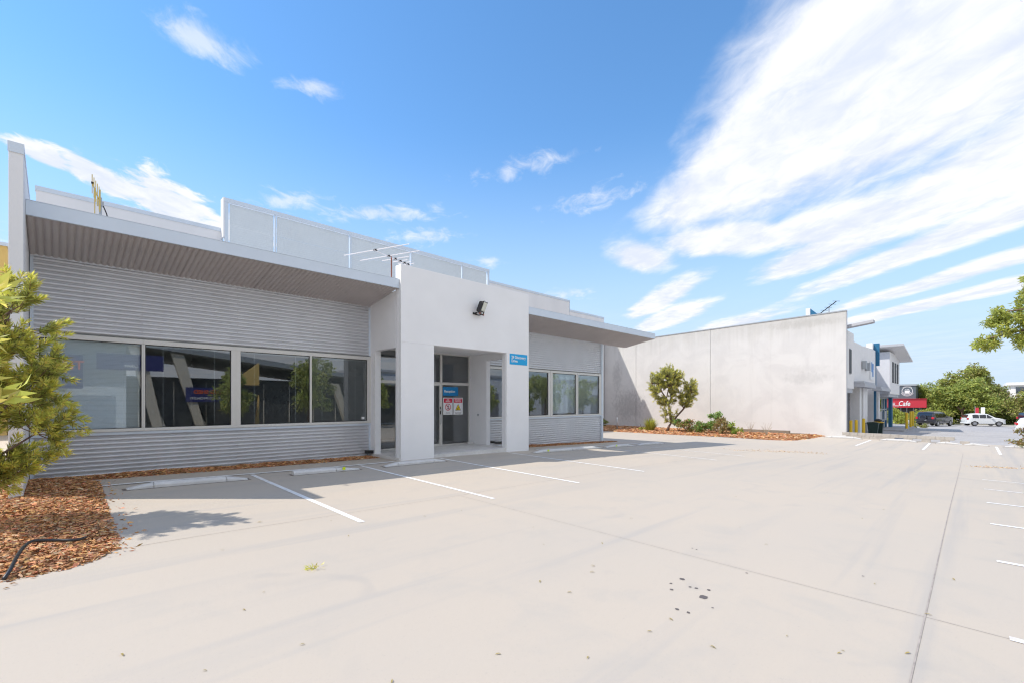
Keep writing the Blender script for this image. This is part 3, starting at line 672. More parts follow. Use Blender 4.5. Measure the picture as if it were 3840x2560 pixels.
MB().add([(cx-.04, YG-.042, 1.265), (cx-.03, YG-.042, 1.245), (cx+.035, YG-.042, 1.295), (cx+.022, YG-.042, 1.318)], [(0,1,2,3)]).add([(cx-.05, YG-.042, 1.235), (cx+.045, YG-.042, 1.235), (cx+.045, YG-.042, 1.244), (cx-.05, YG-.042, 1.244)], [(0,1,2,3)]).build('camera_symbol', SIGNK, sn)
# floodlight
fl = thing('floodlight', 'black square floodlight with pale glass on the white portal front', 'light', (9.22, YP, 4.30))
def fpt(c, ax, ay, az): return Vector(c)
fc = Vector((9.30, YP-.20, 4.36)); fx = Vector((.80, -.60, 0)).normalized(); fn0 = Vector((.45, -.60, -.10)).normalized()
fn = Vector((.42, -.83, -.36)).normalized(); fx = Vector((fn.y*-1, fn.x, 0)).normalized(); fu = fn.cross(fx) * (1 if fn.cross(fx).z > 0 else -1)
h = MB(); a, b_ = .17, .21
front = [fc+fn*.06+sx*a*fx+sz*b_*fu for sx, sz in ((-1,-1),(1,-1),(1,1),(-1,1))]; back = [fc-fn*.10+sx*a*.72*fx+(sz*b_*.7+.01)*fu for sx, sz in ((-1,-1),(1,-1),(1,1),(-1,1))]
h.add(front+back, [(0,1,2,3),(7,6,5,4),(0,4,5,1),(1,5,6,2),(2,6,7,3),(3,7,4,0)]); h.build('housing', BLACKP, fl, bevel=.012)
MB().obox(fc+fn*.066+fu*.045, fx*.135, fu*.135, fn*.004).build('lens', FLOODG, fl)
MB().obox(fc+fn*.064-fu*.15, fx*.05, fu*.018, fn*.003).build('rating_plate', SIGNW, fl)
hg = MB()
for sx in (-.11, .11): hg.obox(fc+fn*.065+fu*.205+fx*sx, fx*.018, fu*.02, fn*.012)
each(hg, 'lens_clip', GALV, fl)
bk = MB(); p0 = fc-fu*.19
bk.tube([p0-fx*.20+fn*0, p0-fx*.20-fu*.03-fn*.06, Vector((9.14, YP, 4.20))], .016, 6).tube([p0+fx*.15, p0+fx*.13-fu*.05-fn*.08, Vector((9.20, YP, 4.17))], .016, 6).obox((9.17, YP-.012, 4.19), (.07, 0, 0), (0, .012, 0), (0, 0, .03))
bk.build('bracket', BLACKP, fl)
kn = MB()
for sx in (-.15, .15): kn.lathe(p0+fx*sx+fn*.05, [(.022, -.03), (.022, .01)], 10, 'Y')
each(kn, 'bracket_knob', RUST, fl)
# antennas
an = thing('vhf_antenna', 'pale horizontal television antenna on a rusty mast above the portal corner', 'antenna', (7.13, 12.2, 4.45))
MB().tube([(7.13, 12.2, 4.4), (7.13, 12.2, 5.80)], .018, 8).build('mast', RUST, an)
bd = Vector((.935, .355, 0)); ed = Vector((-.347, .938, 0)); bc = Vector((7.13, 12.2, 5.77))
MB().tube([bc-bd*.75, bc+bd*1.0], .013, 6).build('boom', ANTW, an)
for s_, L_ in ((-.70, 2.35), (-.12, 2.2), (.18, 1.0), (.42, .55), (.62, .5), (.8, .45)):
    MB().tube([bc+bd*s_-ed*L_/2+Vector((0,0,.02)), bc+bd*s_+ed*L_/2+Vector((0,0,.02))], .012, 6).build('element', ANTW, an)
    MB().obox(bc+bd*s_+Vector((0,0,.015)), bd*.03, ed*.045, (0,0,.022)).build('insulator', BLACKP, an)
an = thing('uhf_antenna', 'golden upright television antenna standing on the left canopy', 'antenna', (.66, 11.95, 4.7))
MB().tube([(.66, 11.95, 4.5), (.66, 11.95, 5.45)], .022, 8).build('mast', GALV, an)
MB().tube([(.70, 11.95, 5.30), (.75, 11.93, 5.15), (.78, 11.95, 4.95), (.72, 11.97, 4.6)], .010, 6).build('cable', BLACKP, an)
MB().tube([(.66, 12.02, 5.36), (.50, 11.0, 5.36)], .013, 6).build('boom', ANTY, an)
MB().obox((.66, 11.97, 5.33), (.05, 0, 0), (0, .05, 0), (0, 0, .04)).build('clamp', GALV, an)
MB().obox((.50, 10.99, 5.36), (.016, 0, 0), (0, .012, 0), (0, 0, .016)).build('end_cap', BLACKP, an)
for k in range(5):
    c = Vector((.50+.032*k, 11.05+.17*k, 5.36)); l = .17+.012*k; MB().tube([c-Vector((0,0,l)), c+Vector((0,0,l))], .007, 6).build('element', ANTY, an)
c = Vector((.645, 11.83, 5.36)); MB().tube([c+Vector((0,0,.19)), c+Vector((.0,.05,.21)), c+Vector((.01,.09,.15)), c+Vector((.01,.09,-.15)), c+Vector((0,.05,-.21)), c+Vector((0,0,-.19)), c+Vector((0,0,.19))], .008, 6).build('folded_dipole', ANTY, an)
rf_ = MB().tube([(.66, 12.0, 5.1), (.66, 12.0, 5.62)], .008, 6).tube([(.58, 12.0, 5.1), (.58, 12.0, 5.6)], .008, 6); each(rf_, 'reflector', ANTY, an)
# wheel stops
FOOT_STRIP = mat('foot_strip', (.24, .20, .17), .95, var=.3, vscale=15)
def wheel_stop(x0, x1, y, label, zf=gz, marker=None, taperL=True, taperR=True, axis='X', m=STOPC, h=.095, w=.17):
    L_ = x1-x0; t = thing('wheel_stop', label, 'wheel stop', ((x0+x1)/2 if axis == 'X' else y, y if axis == 'X' else (x0+x1)/2, 0), 'wheel stops along the parking bays')
    cuts = [x0, x0+L_*.2, x0+L_*.8, x1] if L_ > 1.5 else [x0, x0+L_*.62, x1]
    for i in range(len(cuts)-1):
        a, b = cuts[i]+.004, cuts[i+1]-.004
        prof = lambda hh: [(-w/2, 0), (w/2, 0), (w/2, hh*.55), (w/2-.04, hh*.93), (w/2-.06, hh), (-w/2+.06, hh), (-w/2+.04, hh*.93), (-w/2, hh*.55)]
        ha = h*(.30 if (i == 0 and taperL) else 1); hb = h*(.30 if (i == len(cuts)-2 and taperR) else 1)
        mb = MB(); n = 8
        for xx, hh in ((a, ha), (b, hb)):
            for (q, zz) in prof(hh):
                X_, Y_ = (xx, y+q) if axis == 'X' else (y+q, xx)
                mb.v.append((X_, Y_, zf(X_, Y_)-.004+zz))
        mb.f = [tuple(range(n))[::-1], tuple(range(n, 2*n))] + [(k, (k+1) % n, (k+1) % n+n, k+n) for k in range(n)]
        mb.build('segment', m, t, bevel=.006)
    dm = MB(); n = 14                                     # flat dark strip outlining the foot of the stop
    for k in range(n+1):
        q = x0-.05+(x1-x0+.1)*k/n; wob = .012*math.sin(k*2.3+x0)
        for s_ in (-w/2-.03-abs(wob), w/2+.02+abs(wob)):
            X_, Y_ = (q, y+s_) if axis == 'X' else (y+s_, q); dm.v.append((X_, Y_, zf(X_, Y_)+.0028))
    dm.f = [(2*k, 2*k+2, 2*k+3, 2*k+1) for k in range(n)]; dm.build('foot_strip', FOOT_STRIP, t)
    if marker:
        X_, Y_ = (marker, y-w/2-.006) if axis == 'X' else (y-w/2-.006, marker)
        MB().obox((X_, Y_, zf(X_, Y_)+.062), (.032, 0, 0), (0, .007, 0), (0, 0, .030)).build('reflector', YELM, t)
wheel_stop(.88, 2.72, 10.12, 'long pale wheel stop in the bay beside the left mulch bed')
wheel_stop(3.58, 5.05, 10.12, 'broken wheel stop with yellow reflector in the second bay from the left', marker=4.66, taperL=False)
wheel_stop(5.70, 7.50, 10.10, 'wheel stop in front of the white portal left leg')
wheel_stop(11.15, 13.08, 10.12, 'wheel stop with yellow reflector just right of the white portal', marker=11.75, taperR=False)
wheel_stop(13.12, 14.95, 10.14, 'plain wheel stop butted against one with a yellow reflector', taperL=False)
wheel_stop(15.4, 17.45, 10.2, 'wheel stop with yellow reflector under the right canopy', marker=16.05)
wheel_stop(18.0, 20.25, 10.25, 'farthest wheel stop of the row along the office front')
KERBC = mat('kerb_concrete', (.55, .54, .52), .85, var=.1, vscale=4)
for (a, b, lb) in ((4.72, 6.6, 'pale wheel stop at the far boundary nearest the concrete wall'), (2.2, 3.85, 'pale wheel stop at the far boundary before the grey block wall'), (.36, 1.4, 'short pale wheel stop at the end of the grey block wall'),
                   (-.62, .28, 'short pale wheel stop right of the block wall end'), (-2.9, -1.2, 'pale wheel stop at the far boundary in front of the reddish shrub')):
    wheel_stop(a, b, 34.75, lb, axis='Y', m=KERBC, h=.13, w=.2)
# ------------------------------------------------------------------ neighbour: tilt-up concrete building
nb = thing('concrete_unit', 'tall weathered concrete tilt-up wall of the neighbouring unit with blue and white street front', 'building', (36, 5.7, -.9))
XW = 36.0
def ztop(y): return 7.29 - .0288*(y-5.7)
for (a, b) in ((5.70, 14.29), (14.32, 20.69), (20.72, 30.0)):
    MB().prism([(XW, a, -1.2), (XW, b, -1.2), (XW, b, ztop(b)), (XW, a, ztop(a))], (.18, 0, 0)).build('wall_panel', TILT, nb)
MB().prism([(XW-.03, 5.7, ztop(5.7)), (XW-.03, 30, ztop(30)), (XW-.03, 30, ztop(30)+.07), (XW-.03, 5.7, ztop(5.7)+.07)], (.26, 0, 0)).build('capping', GALV, nb)
MB().box(XW+.02, XW+.2, 5.66, 5.70, -1.2, 7.36).build('wall_end_trim', NTRIM, nb)
MB().prism([(XW+.2, 6.6, 6.0), (XW+.2, 30, 5.6), (60, 30, 5.0), (60, 6.6, 5.4)], (0, 0, .1)).build('roof', CORR, nb)
MB().box(XW+.2, 60, 6.9, 29.8, -1.3, 5.2).build('hall', NWHITE, nb)
# rooftop fins
MB().prism([(38.5, 8.18, 6.0), (38.5, 8.48, 6.0), (38.5, 8.48, 8.2), (38.5, 8.18, 8.2)], (.2, 0, 0)).build('roof_fin', NWHITE, nb)
MB().prism([(38.4, 8.18, 6.0), (38.4, 8.18, 8.15), (38.4, 7.45, 7.4), (38.4, 7.45, 6.0)], (.1, 0, 0)).build('blue_fin', BLUEP, nb)
MB().box(XW+.2, 60, 6.5, 6.9, -1.3, 5.6).build('front_wall', NWHITE, nb)
# corner upper storey with narrow window and raking roof
MB().box(36.3, 39.1, 5.75, 6.9, 2.4, 6.15).build('upper_storey', NWHITE, nb)
MB().box(36.25, 39.0, 5.80, 6.9, 2.12, 2.395).build('storey_band', NTRIM, nb)
MB().box(37.3, 38.05, 5.73, 5.76, 3.35, 5.05).build('window_frame', NTRIM, nb); MB().box(37.36, 37.99, 5.70, 5.728, 3.41, 4.99).build('pane', SHOPD, nb)
MB().prism([(36.3, 7.5, 6.18), (36.3, 4.35, 6.62), (36.3, 4.35, 6.46), (36.3, 7.5, 6.02)], (.7, 0, 0)).build('raking_roof', NTRIM, nb)
MB().box(36.25, 36.5, 5.85, 6.0, -1.1, 2.12).build('downpipe', GALV, nb)
# ground floor: roller doors, piers
def roller(x0, x1):
    m = MB(); corr(m, (x0, 6.46, -1.1), (1,0,0), (0,0,1), (0,-1,0), x1-x0, 3.3, .11, .018, 6); m.build('roller_door', ROLL, nb)
roller(39.2, 42.2); roller(47.4, 50.5)
MB().box(42.2, 43.0, 5.85, 6.5, -1.1, 2.6).build('pier', NWHITE, nb); MB().box(43.4, 45.4, 5.80, 6.5, -1.1, 2.6).build('pier', NWHITE, nb); MB().box(50.6, 51.4, 5.7, 6.5, -1.15, 2.7).build('pier', NWHITE, nb)
MB().box(39.1, 43.3, 5.9, 6.5, 2.62, 5.75).build('upper_wall', NWHITE, nb)
MB().prism([(43.3, 5.9, 2.62), (46.2, 5.62, 2.62), (48.4, 5.66, 2.62), (48.4, 6.5, 2.62), (43.3, 6.5, 2.62)], (0, 0, 3.1)).build('upper_wall', NWHITE, nb)
MB().box(40.0, 45.2, 5.25, 5.88, 2.55, 2.80).box(40.1, 45.1, 5.32, 5.88, 2.81, 2.96).build('awning', NTRIM, nb)
MB().box(46.2, 51.9, 5.0, 5.6, 2.40, 2.58).box(46.3, 51.8, 5.08, 5.6, 2.59, 2.72).build('awning', NTRIM, nb)
each(MB().box(43.3, 43.7, 5.6, 5.85, 4.0, 4.6).box(44.2, 44.6, 5.5, 5.76, 3.9, 4.5), 'air_unit', GALV, nb)
# poster panel high on the wall
MB().obox((46.0, 5.60, 4.0), (.50, -.05, 0), (.006, .03, 0), (0, 0, .72)).build('poster_panel', SIGNW, nb)
pm = MB()
for (dx, dz, w, h_) in ((-.2, .35, .10, .28), (.12, .28, .14, .24), (-.05, .02, .22, .16), (.1, -.3, .12, .2)): pm.obox((46.0+dx-.005, 5.555-dx*.1, 4.0+dz), (w, -w*.156, 0), (.001, .004, 0), (0, 0, h_))
each(pm, 'poster_print', mat('poster_blue', (.12, .27, .55), .5), nb)
# blue fin and projecting upper box
MB().box(48.5, 48.8, 5.42, 5.80, 4.5, 6.35).box(48.5, 48.8, 5.64, 5.78, -1.15, 4.5).build('blue_blade_wall', BLUEP, nb)
MB().box(48.0, 48.48, 5.81, 6.2, 5.72, 6.35).build('white_blade_cap', NWHITE, nb)
MB().box(52.0, 59.5, 5.10, 6.5, 2.2, 5.9).build('upper_storey', NGREY, nb)  # grey colour stands in for the shade on the side face
MB().box(52.02, 59.5, 5.07, 5.098, 2.2, 5.9).build('lit_front_face', NWHITE, nb)  # white sheet paints the front as the lit face
MB().box(51.9, 59.4, 5.15, 6.5, 1.95, 2.195).build('storey_band', NTRIM, nb)
for x in (53.6, 55.4, 57.2): MB().box(x, x+.85, 5.02, 5.066, 3.25, 5.1).build('slot_window', SHOPD, nb)
MB().prism([(51.4, 4.1, 6.30), (60.0, 4.1, 5.42), (60.0, 4.1, 5.55), (51.4, 4.1, 6.45)], (0, 3.2, 0)).build('skillion_roof', NWHITE, nb)
MB().box(51.35, 51.4, 4.1, 7.2, 6.28, 6.47).build('roof_edge', NTRIM, nb)
# entry glazing
MB().box(51.5, 53.0, 5.92, 6.5, -1.15, 1.95).build('entry_wall', NGREY, nb)
for i, (a, b) in enumerate(((53.05, 54.7), (54.75, 56.4), (56.45, 58.5))):
    f_ = MB().box(a, b, 5.9, 5.98, -1.15, -1.05).box(a, b, 5.9, 5.98, 1.8, 1.95).box(a, a+.12, 5.9, 5.98, -1.05, 1.8).box(b-.12, b, 5.9, 5.98, -1.05, 1.8).box(a+.12, b-.12, 5.9, 5.98, .75, .85).box(a+.12, b-.12, 5.9, 5.98, -.25, -.15).build('shop_door', GALV, nb)
    MB().box(a+.12, b-.12, 5.93, 5.95, -1.05, 1.8).build('pane', DARKGLASS, f_)
    if i != 1: MB().box(a+.4, a+1.0, 5.88, 5.895, -.1, .65).build('door_poster', SIGNW, f_)
MB().box(53, 58.5, 6.2, 6.3, -1.15, 1.95).build('entry_lining', SHOPD, nb)
MB().box(58.6, 59.4, 5.58, 5.85, -1.25, 1.95).build('blue_pier', BLUEP, nb)
MB().box(52.5, 62.5, 4.15, 5.9, -1.4, -.97).build('entry_step', ASPH, nb)
# roof antenna of the unit
an = thing('roof_antenna', 'small dark antenna on the roof of the concrete unit', 'antenna', (39.2, 7.2, 6.6))
MB().tube([(39.2, 7.2, 5.4), (39.2, 7.2, 8.25)], .03, 6).tube([(39.2, 7.2, 7.3), (39.5, 7.5, 5.6)], .012, 5).tube([(39.2, 7.2, 7.3), (38.9, 7.5, 5.6)], .012, 5).build('mast', GALV, an)
MB().tube([(39.3, 7.75, 7.85), (39.1, 6.75, 8.55)], .03, 6).build('boom', BLACKP, an)
for k in range(5):
    c = Vector((39.3, 7.75, 7.85)).lerp(Vector((39.1, 6.75, 8.55)), k/4); MB().tube([c+Vector((0, -.22, -.02)), c+Vector((0, .22, .05))], .014, 5).build('element', BLACKP, an)
# ------------------------------------------------------------------ low block wall along the boundary
bwall = thing('block_wall', 'low grey concrete block wall along the far edge of the car park', 'wall', (35.4, 3, -.9))
blk = MB().box(-.10, .10, -.195, .195, 0, .19).build('block', BLOCKC); me_b = blk.data; bpy.data.objects.remove(blk)
yy = 5.4; i = 0
while yy > .1:
    for c in (0, 1):
        if c == 1 and yy < .5: continue
        if c == 0 and i in (6, 8, 10, 12): continue                      # weep gaps in the lower course
        o = bpy.data.objects.new('block', me_b); COL.objects.link(o); o.parent = bwall
        o.location = (rnd.uniform(-.006, .006), yy-3+(.2 if c else 0), .9+gz(35.3, yy)-.03+c*.195+rnd.uniform(-.004, .004)); o.rotation_euler = (0, 0, rnd.uniform(-.01, .01))
        b = o.modifiers.new('bevel', 'BEVEL'); b.width = .008
    yy -= .395; i += 1
# ------------------------------------------------------------------ bollards and bins
def bollard(x, y, z, h_, r, label, group):
    t = MB(); t.lathe((x, y, z), [(r*1.02, 0), (r, .02), (r, h_-.03), (r*.85, h_-.008), (r*.4, h_)], 14)
    t.build('bollard', YELLOWB, None, label, 'bollard', group, smooth=True, origin=(x, y, z))
bollard(37.0, 5.60, -1.0, 1.30, .085, 'yellow steel bollard hard against the end of the concrete wall', 'yellow bollards')
bollard(37.6, 5.40, -1.0, 1.32, .085, 'yellow steel bollard in front of the first roller door', 'yellow bollards')
bollard(38.3, 5.10, -1.0, 1.40, .085, 'yellow steel bollard partly covering the green wheelie bins', 'yellow bollards')
bollard(56.5, 4.30, -.98, 1.50, .10, 'leftmost yellow bollard on the shop entry step', 'yellow bollards')
bollard(60.2, 4.28, -.98, 1.55, .10, 'middle yellow bollard on the shop entry step', 'yellow bollards')
bollard(62.2, 4.25, -.98, 1.55, .10, 'rightmost yellow bollard on the shop entry step', 'yellow bollards')
def bin_(x, y, z, lidm, label, open_=False):
    t = thing('wheelie_bin', label, 'bin', (x, y, z), 'wheelie bins')
    b = MB()
    def ring(zz, a, c): return [(x-a, y-c, zz), (x+a, y-c, zz), (x+a, y+c, zz), (x-a, y+c, zz)]
    rs = [ring(z+.05, .21, .25), ring(z+.9, .285, .33), ring(z+.9, .305, .35), ring(z+.96, .305, .35)]
    for r_ in rs: b.v += r_
    b.f = [(3, 2, 1, 0)] + [(4*i+k, 4*i+(k+1) % 4, 4*i+4+(k+1) % 4, 4*i+4+k) for i in range(3) for k in range(4)] + [(12, 13, 14, 15)]
    b.build('body', GREENBIN, t, bevel=.01)
    MB().prism([(x-.31, y-.36, z+.965), (x-.31, y+.36, z+.965), (x-.31, y+.36, z+1.04), (x-.31, y, z+1.07), (x-.31, y-.34, z+1.02)], (.62, 0, 0)).build('lid', lidm, t, bevel=.01)
    for s_ in (-1, 1): MB().lathe((x+s_*.24, y+.28, z+.11), [(.11, -.025), (.11, .025)], 12, 'X').build('wheel', TYRE, t)
    MB().tube([(x-.28, y+.37, z+.95), (x-.28, y+.44, z+.97), (x+.28, y+.44, z+.97), (x+.28, y+.37, z+.95)], .016, 6).build('handle', GREENBIN, t)
    return t
bin_(44.6, 5.35, -1.1, GREENBIN, 'dark green wheelie bin with dark lid beside the yellow bollard')
bin_(45.9, 5.20, -1.1, YELLOWLID, 'dark green wheelie bin with yellow lid and bags on top')
bg_ = MB(); bg_.lathe((45.9, 5.2, -.06), [(.05, 0), (.22, .04), (.27, .12), (.2, .2), (.06, .24)], 10); bg_.build('rubbish_bag', BLACKP, None, 'black rubbish bag heaped on the yellow lidded bin', 'bag', smooth=True, origin=(45.9, 5.2, -.06))
# ------------------------------------------------------------------ cafe
cf = thing('cafe_building', 'dark grey cafe building with red sign band and white cup emblem', 'building', (85, 8, -1.5))
MB().box(85, 96, 5.5, 18, -1.6, 3.75).build('wall', CAFEGREY, cf); MB().box(84.9, 96, 5.4, 18, 3.76, 3.98).build('capping', GALV, cf)
bd_ = MB().box(84.2, 84.95, 4.35, 12, .72, 1.88).build('sign_band', CAFERED, cf)
MB().box(84.1, 84.98, 4.3, 12, 1.885, 1.97).build('sign_band_edge', CAFERED, cf)
text_part('lettering', 'Cafe', SIGNW, bd_, (84.18, 6.68, 1.26), .95, ROT_NEGX, 'CENTER', bold=.012, depth=.01, shear=.22, xscale=.72)
bars = MB()
for k, w in enumerate((.35, .7, .7, 1.15)): bars.box(84.17, 84.195, 8.35-w, 8.35, 1.50-.19*k, 1.57-.19*k)
each(bars, 'menu_print', SIGNW, bd_)
em = MB(); ec = (6.40, 3.05); nn = 26
def arc(cy, cz_, r0, r1, a0, a1):
    n = max(4, int(abs(a1-a0)/14))
    for k in range(n):
        p, q = R(a0+(a1-a0)*k/n), R(a0+(a1-a0)*(k+1)/n)
        em.add([(84.97, cy-r0*math.cos(p), cz_+r0*math.sin(p)), (84.97, cy-r1*math.cos(p), cz_+r1*math.sin(p)), (84.97, cy-r1*math.cos(q), cz_+r1*math.sin(q)), (84.97, cy-r0*math.cos(q), cz_+r0*math.sin(q))], [(0,1,2,3)])
arc(*ec, .54, .60, 0, 360); arc(ec[0], ec[1]-.02, .66, .71, 200, 340); arc(ec[0], ec[1]+.05, .62, .66, 40, 140)
em.add([(84.968, 6.40+.30, 3.12), (84.968, 6.40-.30, 3.12), (84.968, 6.40-.24, 2.80), (84.968, 6.40-.15, 2.72), (84.968, 6.40+.15, 2.72), (84.968, 6.40+.24, 2.80)], [(0,1,2,3,4,5)])
arc(ec[0], ec[1]+.02, .40, .46, 205, 335)
for dy in (-.15, 0, .15): arc(ec[0]+dy, ec[1]+.22, .0, .05, 0, 360)
em.build('cup_emblem', SIGNW, cf)
MB().box(84.98, 85.0, 5.8, 12, -1.3, .68).build('shopfront_glass', SHOPD, cf)
for y in (5.7, 6.4, 7.05, 7.7, 8.4): MB().box(84.9, 84.99, y, y+.09, -1.4, .72).build('mullion', GALV, cf)
# ------------------------------------------------------------------ other buildings
yb_ = thing('yellow_building', 'yellow rendered building beyond the left boundary wall', 'building', (-8, 30, 0))
MB().box(-22, -1.41, 30, 42, -1, 8.3).build('wall', YELB, yb_); MB().box(-22.1, -1.36, 29.9, 42, 8.3, 8.45).build('capping', TRIM, yb_); MB().box(-22, -1.41, 29.985, 29.998, 5.55, 5.58).build('panel_joint', NTRIM, yb_)
fb = thing('distant_office', 'pale flat roofed office far behind the trees at the right edge', 'building', (120, -9, -1.6))
MB().box(118, 132, -20, -4.6, -1.8, 4.4).build('wall', NWHITE, fb); MB().box(117.6, 132, -20, -4.3, 4.4, 4.9).build('roof_slab', NWHITE, fb); MB().box(117.9, 117.99, -19, -5.4, 3.0, 4.1).build('window_band', DARKGLASS, fb); MB().box(117.6, 132, -4.3, -3.2, 3.55, 3.75).build('roof_slab', NWHITE, fb)
# shop across the car park, seen only mirrored in the office windows
sh = thing('carpet_shop', 'dark glazed shop with slanted pale fins and navy banners, mirrored in the office windows', 'building', (6, -14, 0))
def sroof(x): return 5.15-.155*(x-3)
MB().box(3.45, 24, -24, -14, -.5, 3.2).build('wall', SHOPD, sh)
MB().prism([(-9, -12.6, 5.3), (3, -12.6, sroof(3)), (24, -12.6, 2.9), (24, -12.6, 3.2), (3, -12.6, sroof(3)+.45), (-9, -12.6, 5.75)], (0, -11, 0)).build('roof', SHOPROOF, sh)
MB().box(-9, 3.4, -23, -13.9, -.5, 5.25).build('pale_wall', mat('shop_pale_wall', (.62, .70, .76), .7, var=.05), sh)
for (x, w, l) in ((3.4, .5, 1.3), (5.6, .45, 1.5), (16.5, .4, 1.2)):
    MB().prism([(x, -12.8, sroof(x)), (x+w*1.6, -12.8, sroof(x+w)), (x+l+w, -12.8, -.4), (x+l, -12.8, -.4)], (0, -.35, 0)).build('slanted_fin', SHOPW, sh)
    MB().prism([(x+w*1.7, -12.9, sroof(x+1)-.7), (x+w*2.4, -12.9, 2.2), (x+l+w*1.4, -12.9, -.4), (x+l+w, -12.9, -.4)], (0, -.2, 0)).build('slanted_fin', SHOPW, sh)
for k in range(9): MB().box(4+1.9*k, 4.06+1.9*k, -13.99, -13.93, -.4, 2.9).build('mullion', SHOPW, sh)
yw = MB().prism([(9.5, -11.5, 2.7), (10.6, -11.5, 2.7), (10.6, -11.5, 4.3), (9.5, -11.5, 3.4)], (0, -.3, 0)).prism([(10.35, -11.5, -.4), (10.6, -11.5, -.4), (10.6, -11.5, 2.0)], (0, -.3, 0)); each(yw, 'yellow_wedge', YELB, sh)
def banner(x0, x1, z0, z1, t1, t2, lb):
    b = MB().box(x0, x1, -12.75, -12.70, z0, z1).build('banner_sign', NAVY, None, lb, 'banner', 'navy banners on the shop across the car park', origin=((x0+x1)/2, -12.72, z0))
    if t1: text_part('lettering', t1, ORANGE, b, ((x0+x1)/2, -12.69, z1-(z1-z0)*.32), (z1-z0)*.36, ROT_POSY, 'CENTER', bold=.012)
    if t2: text_part('lettering', t2, SIGNW, b, ((x0+x1)/2, -12.69, z0+(z1-z0)*.25), (z1-z0)*.20, ROT_POSY, 'CENTER', bold=.006)
banner(-1.6, 1.3, 2.3, 4.3, 'THE RUG', None, 'navy banner reading THE RUG, mirrored at the left of the first window')
banner(1.9, 5.2, 3.5, 4.5, None, 'CARPET', 'navy banner on the shop fascia, mirrored across the first two windows')
banner(6.4, 9.0, 1.5, 2.5, 'RUG SHED', 'FLOORING SPECIALISTS', 'navy banner reading RUG SHED, mirrored low in the second window')
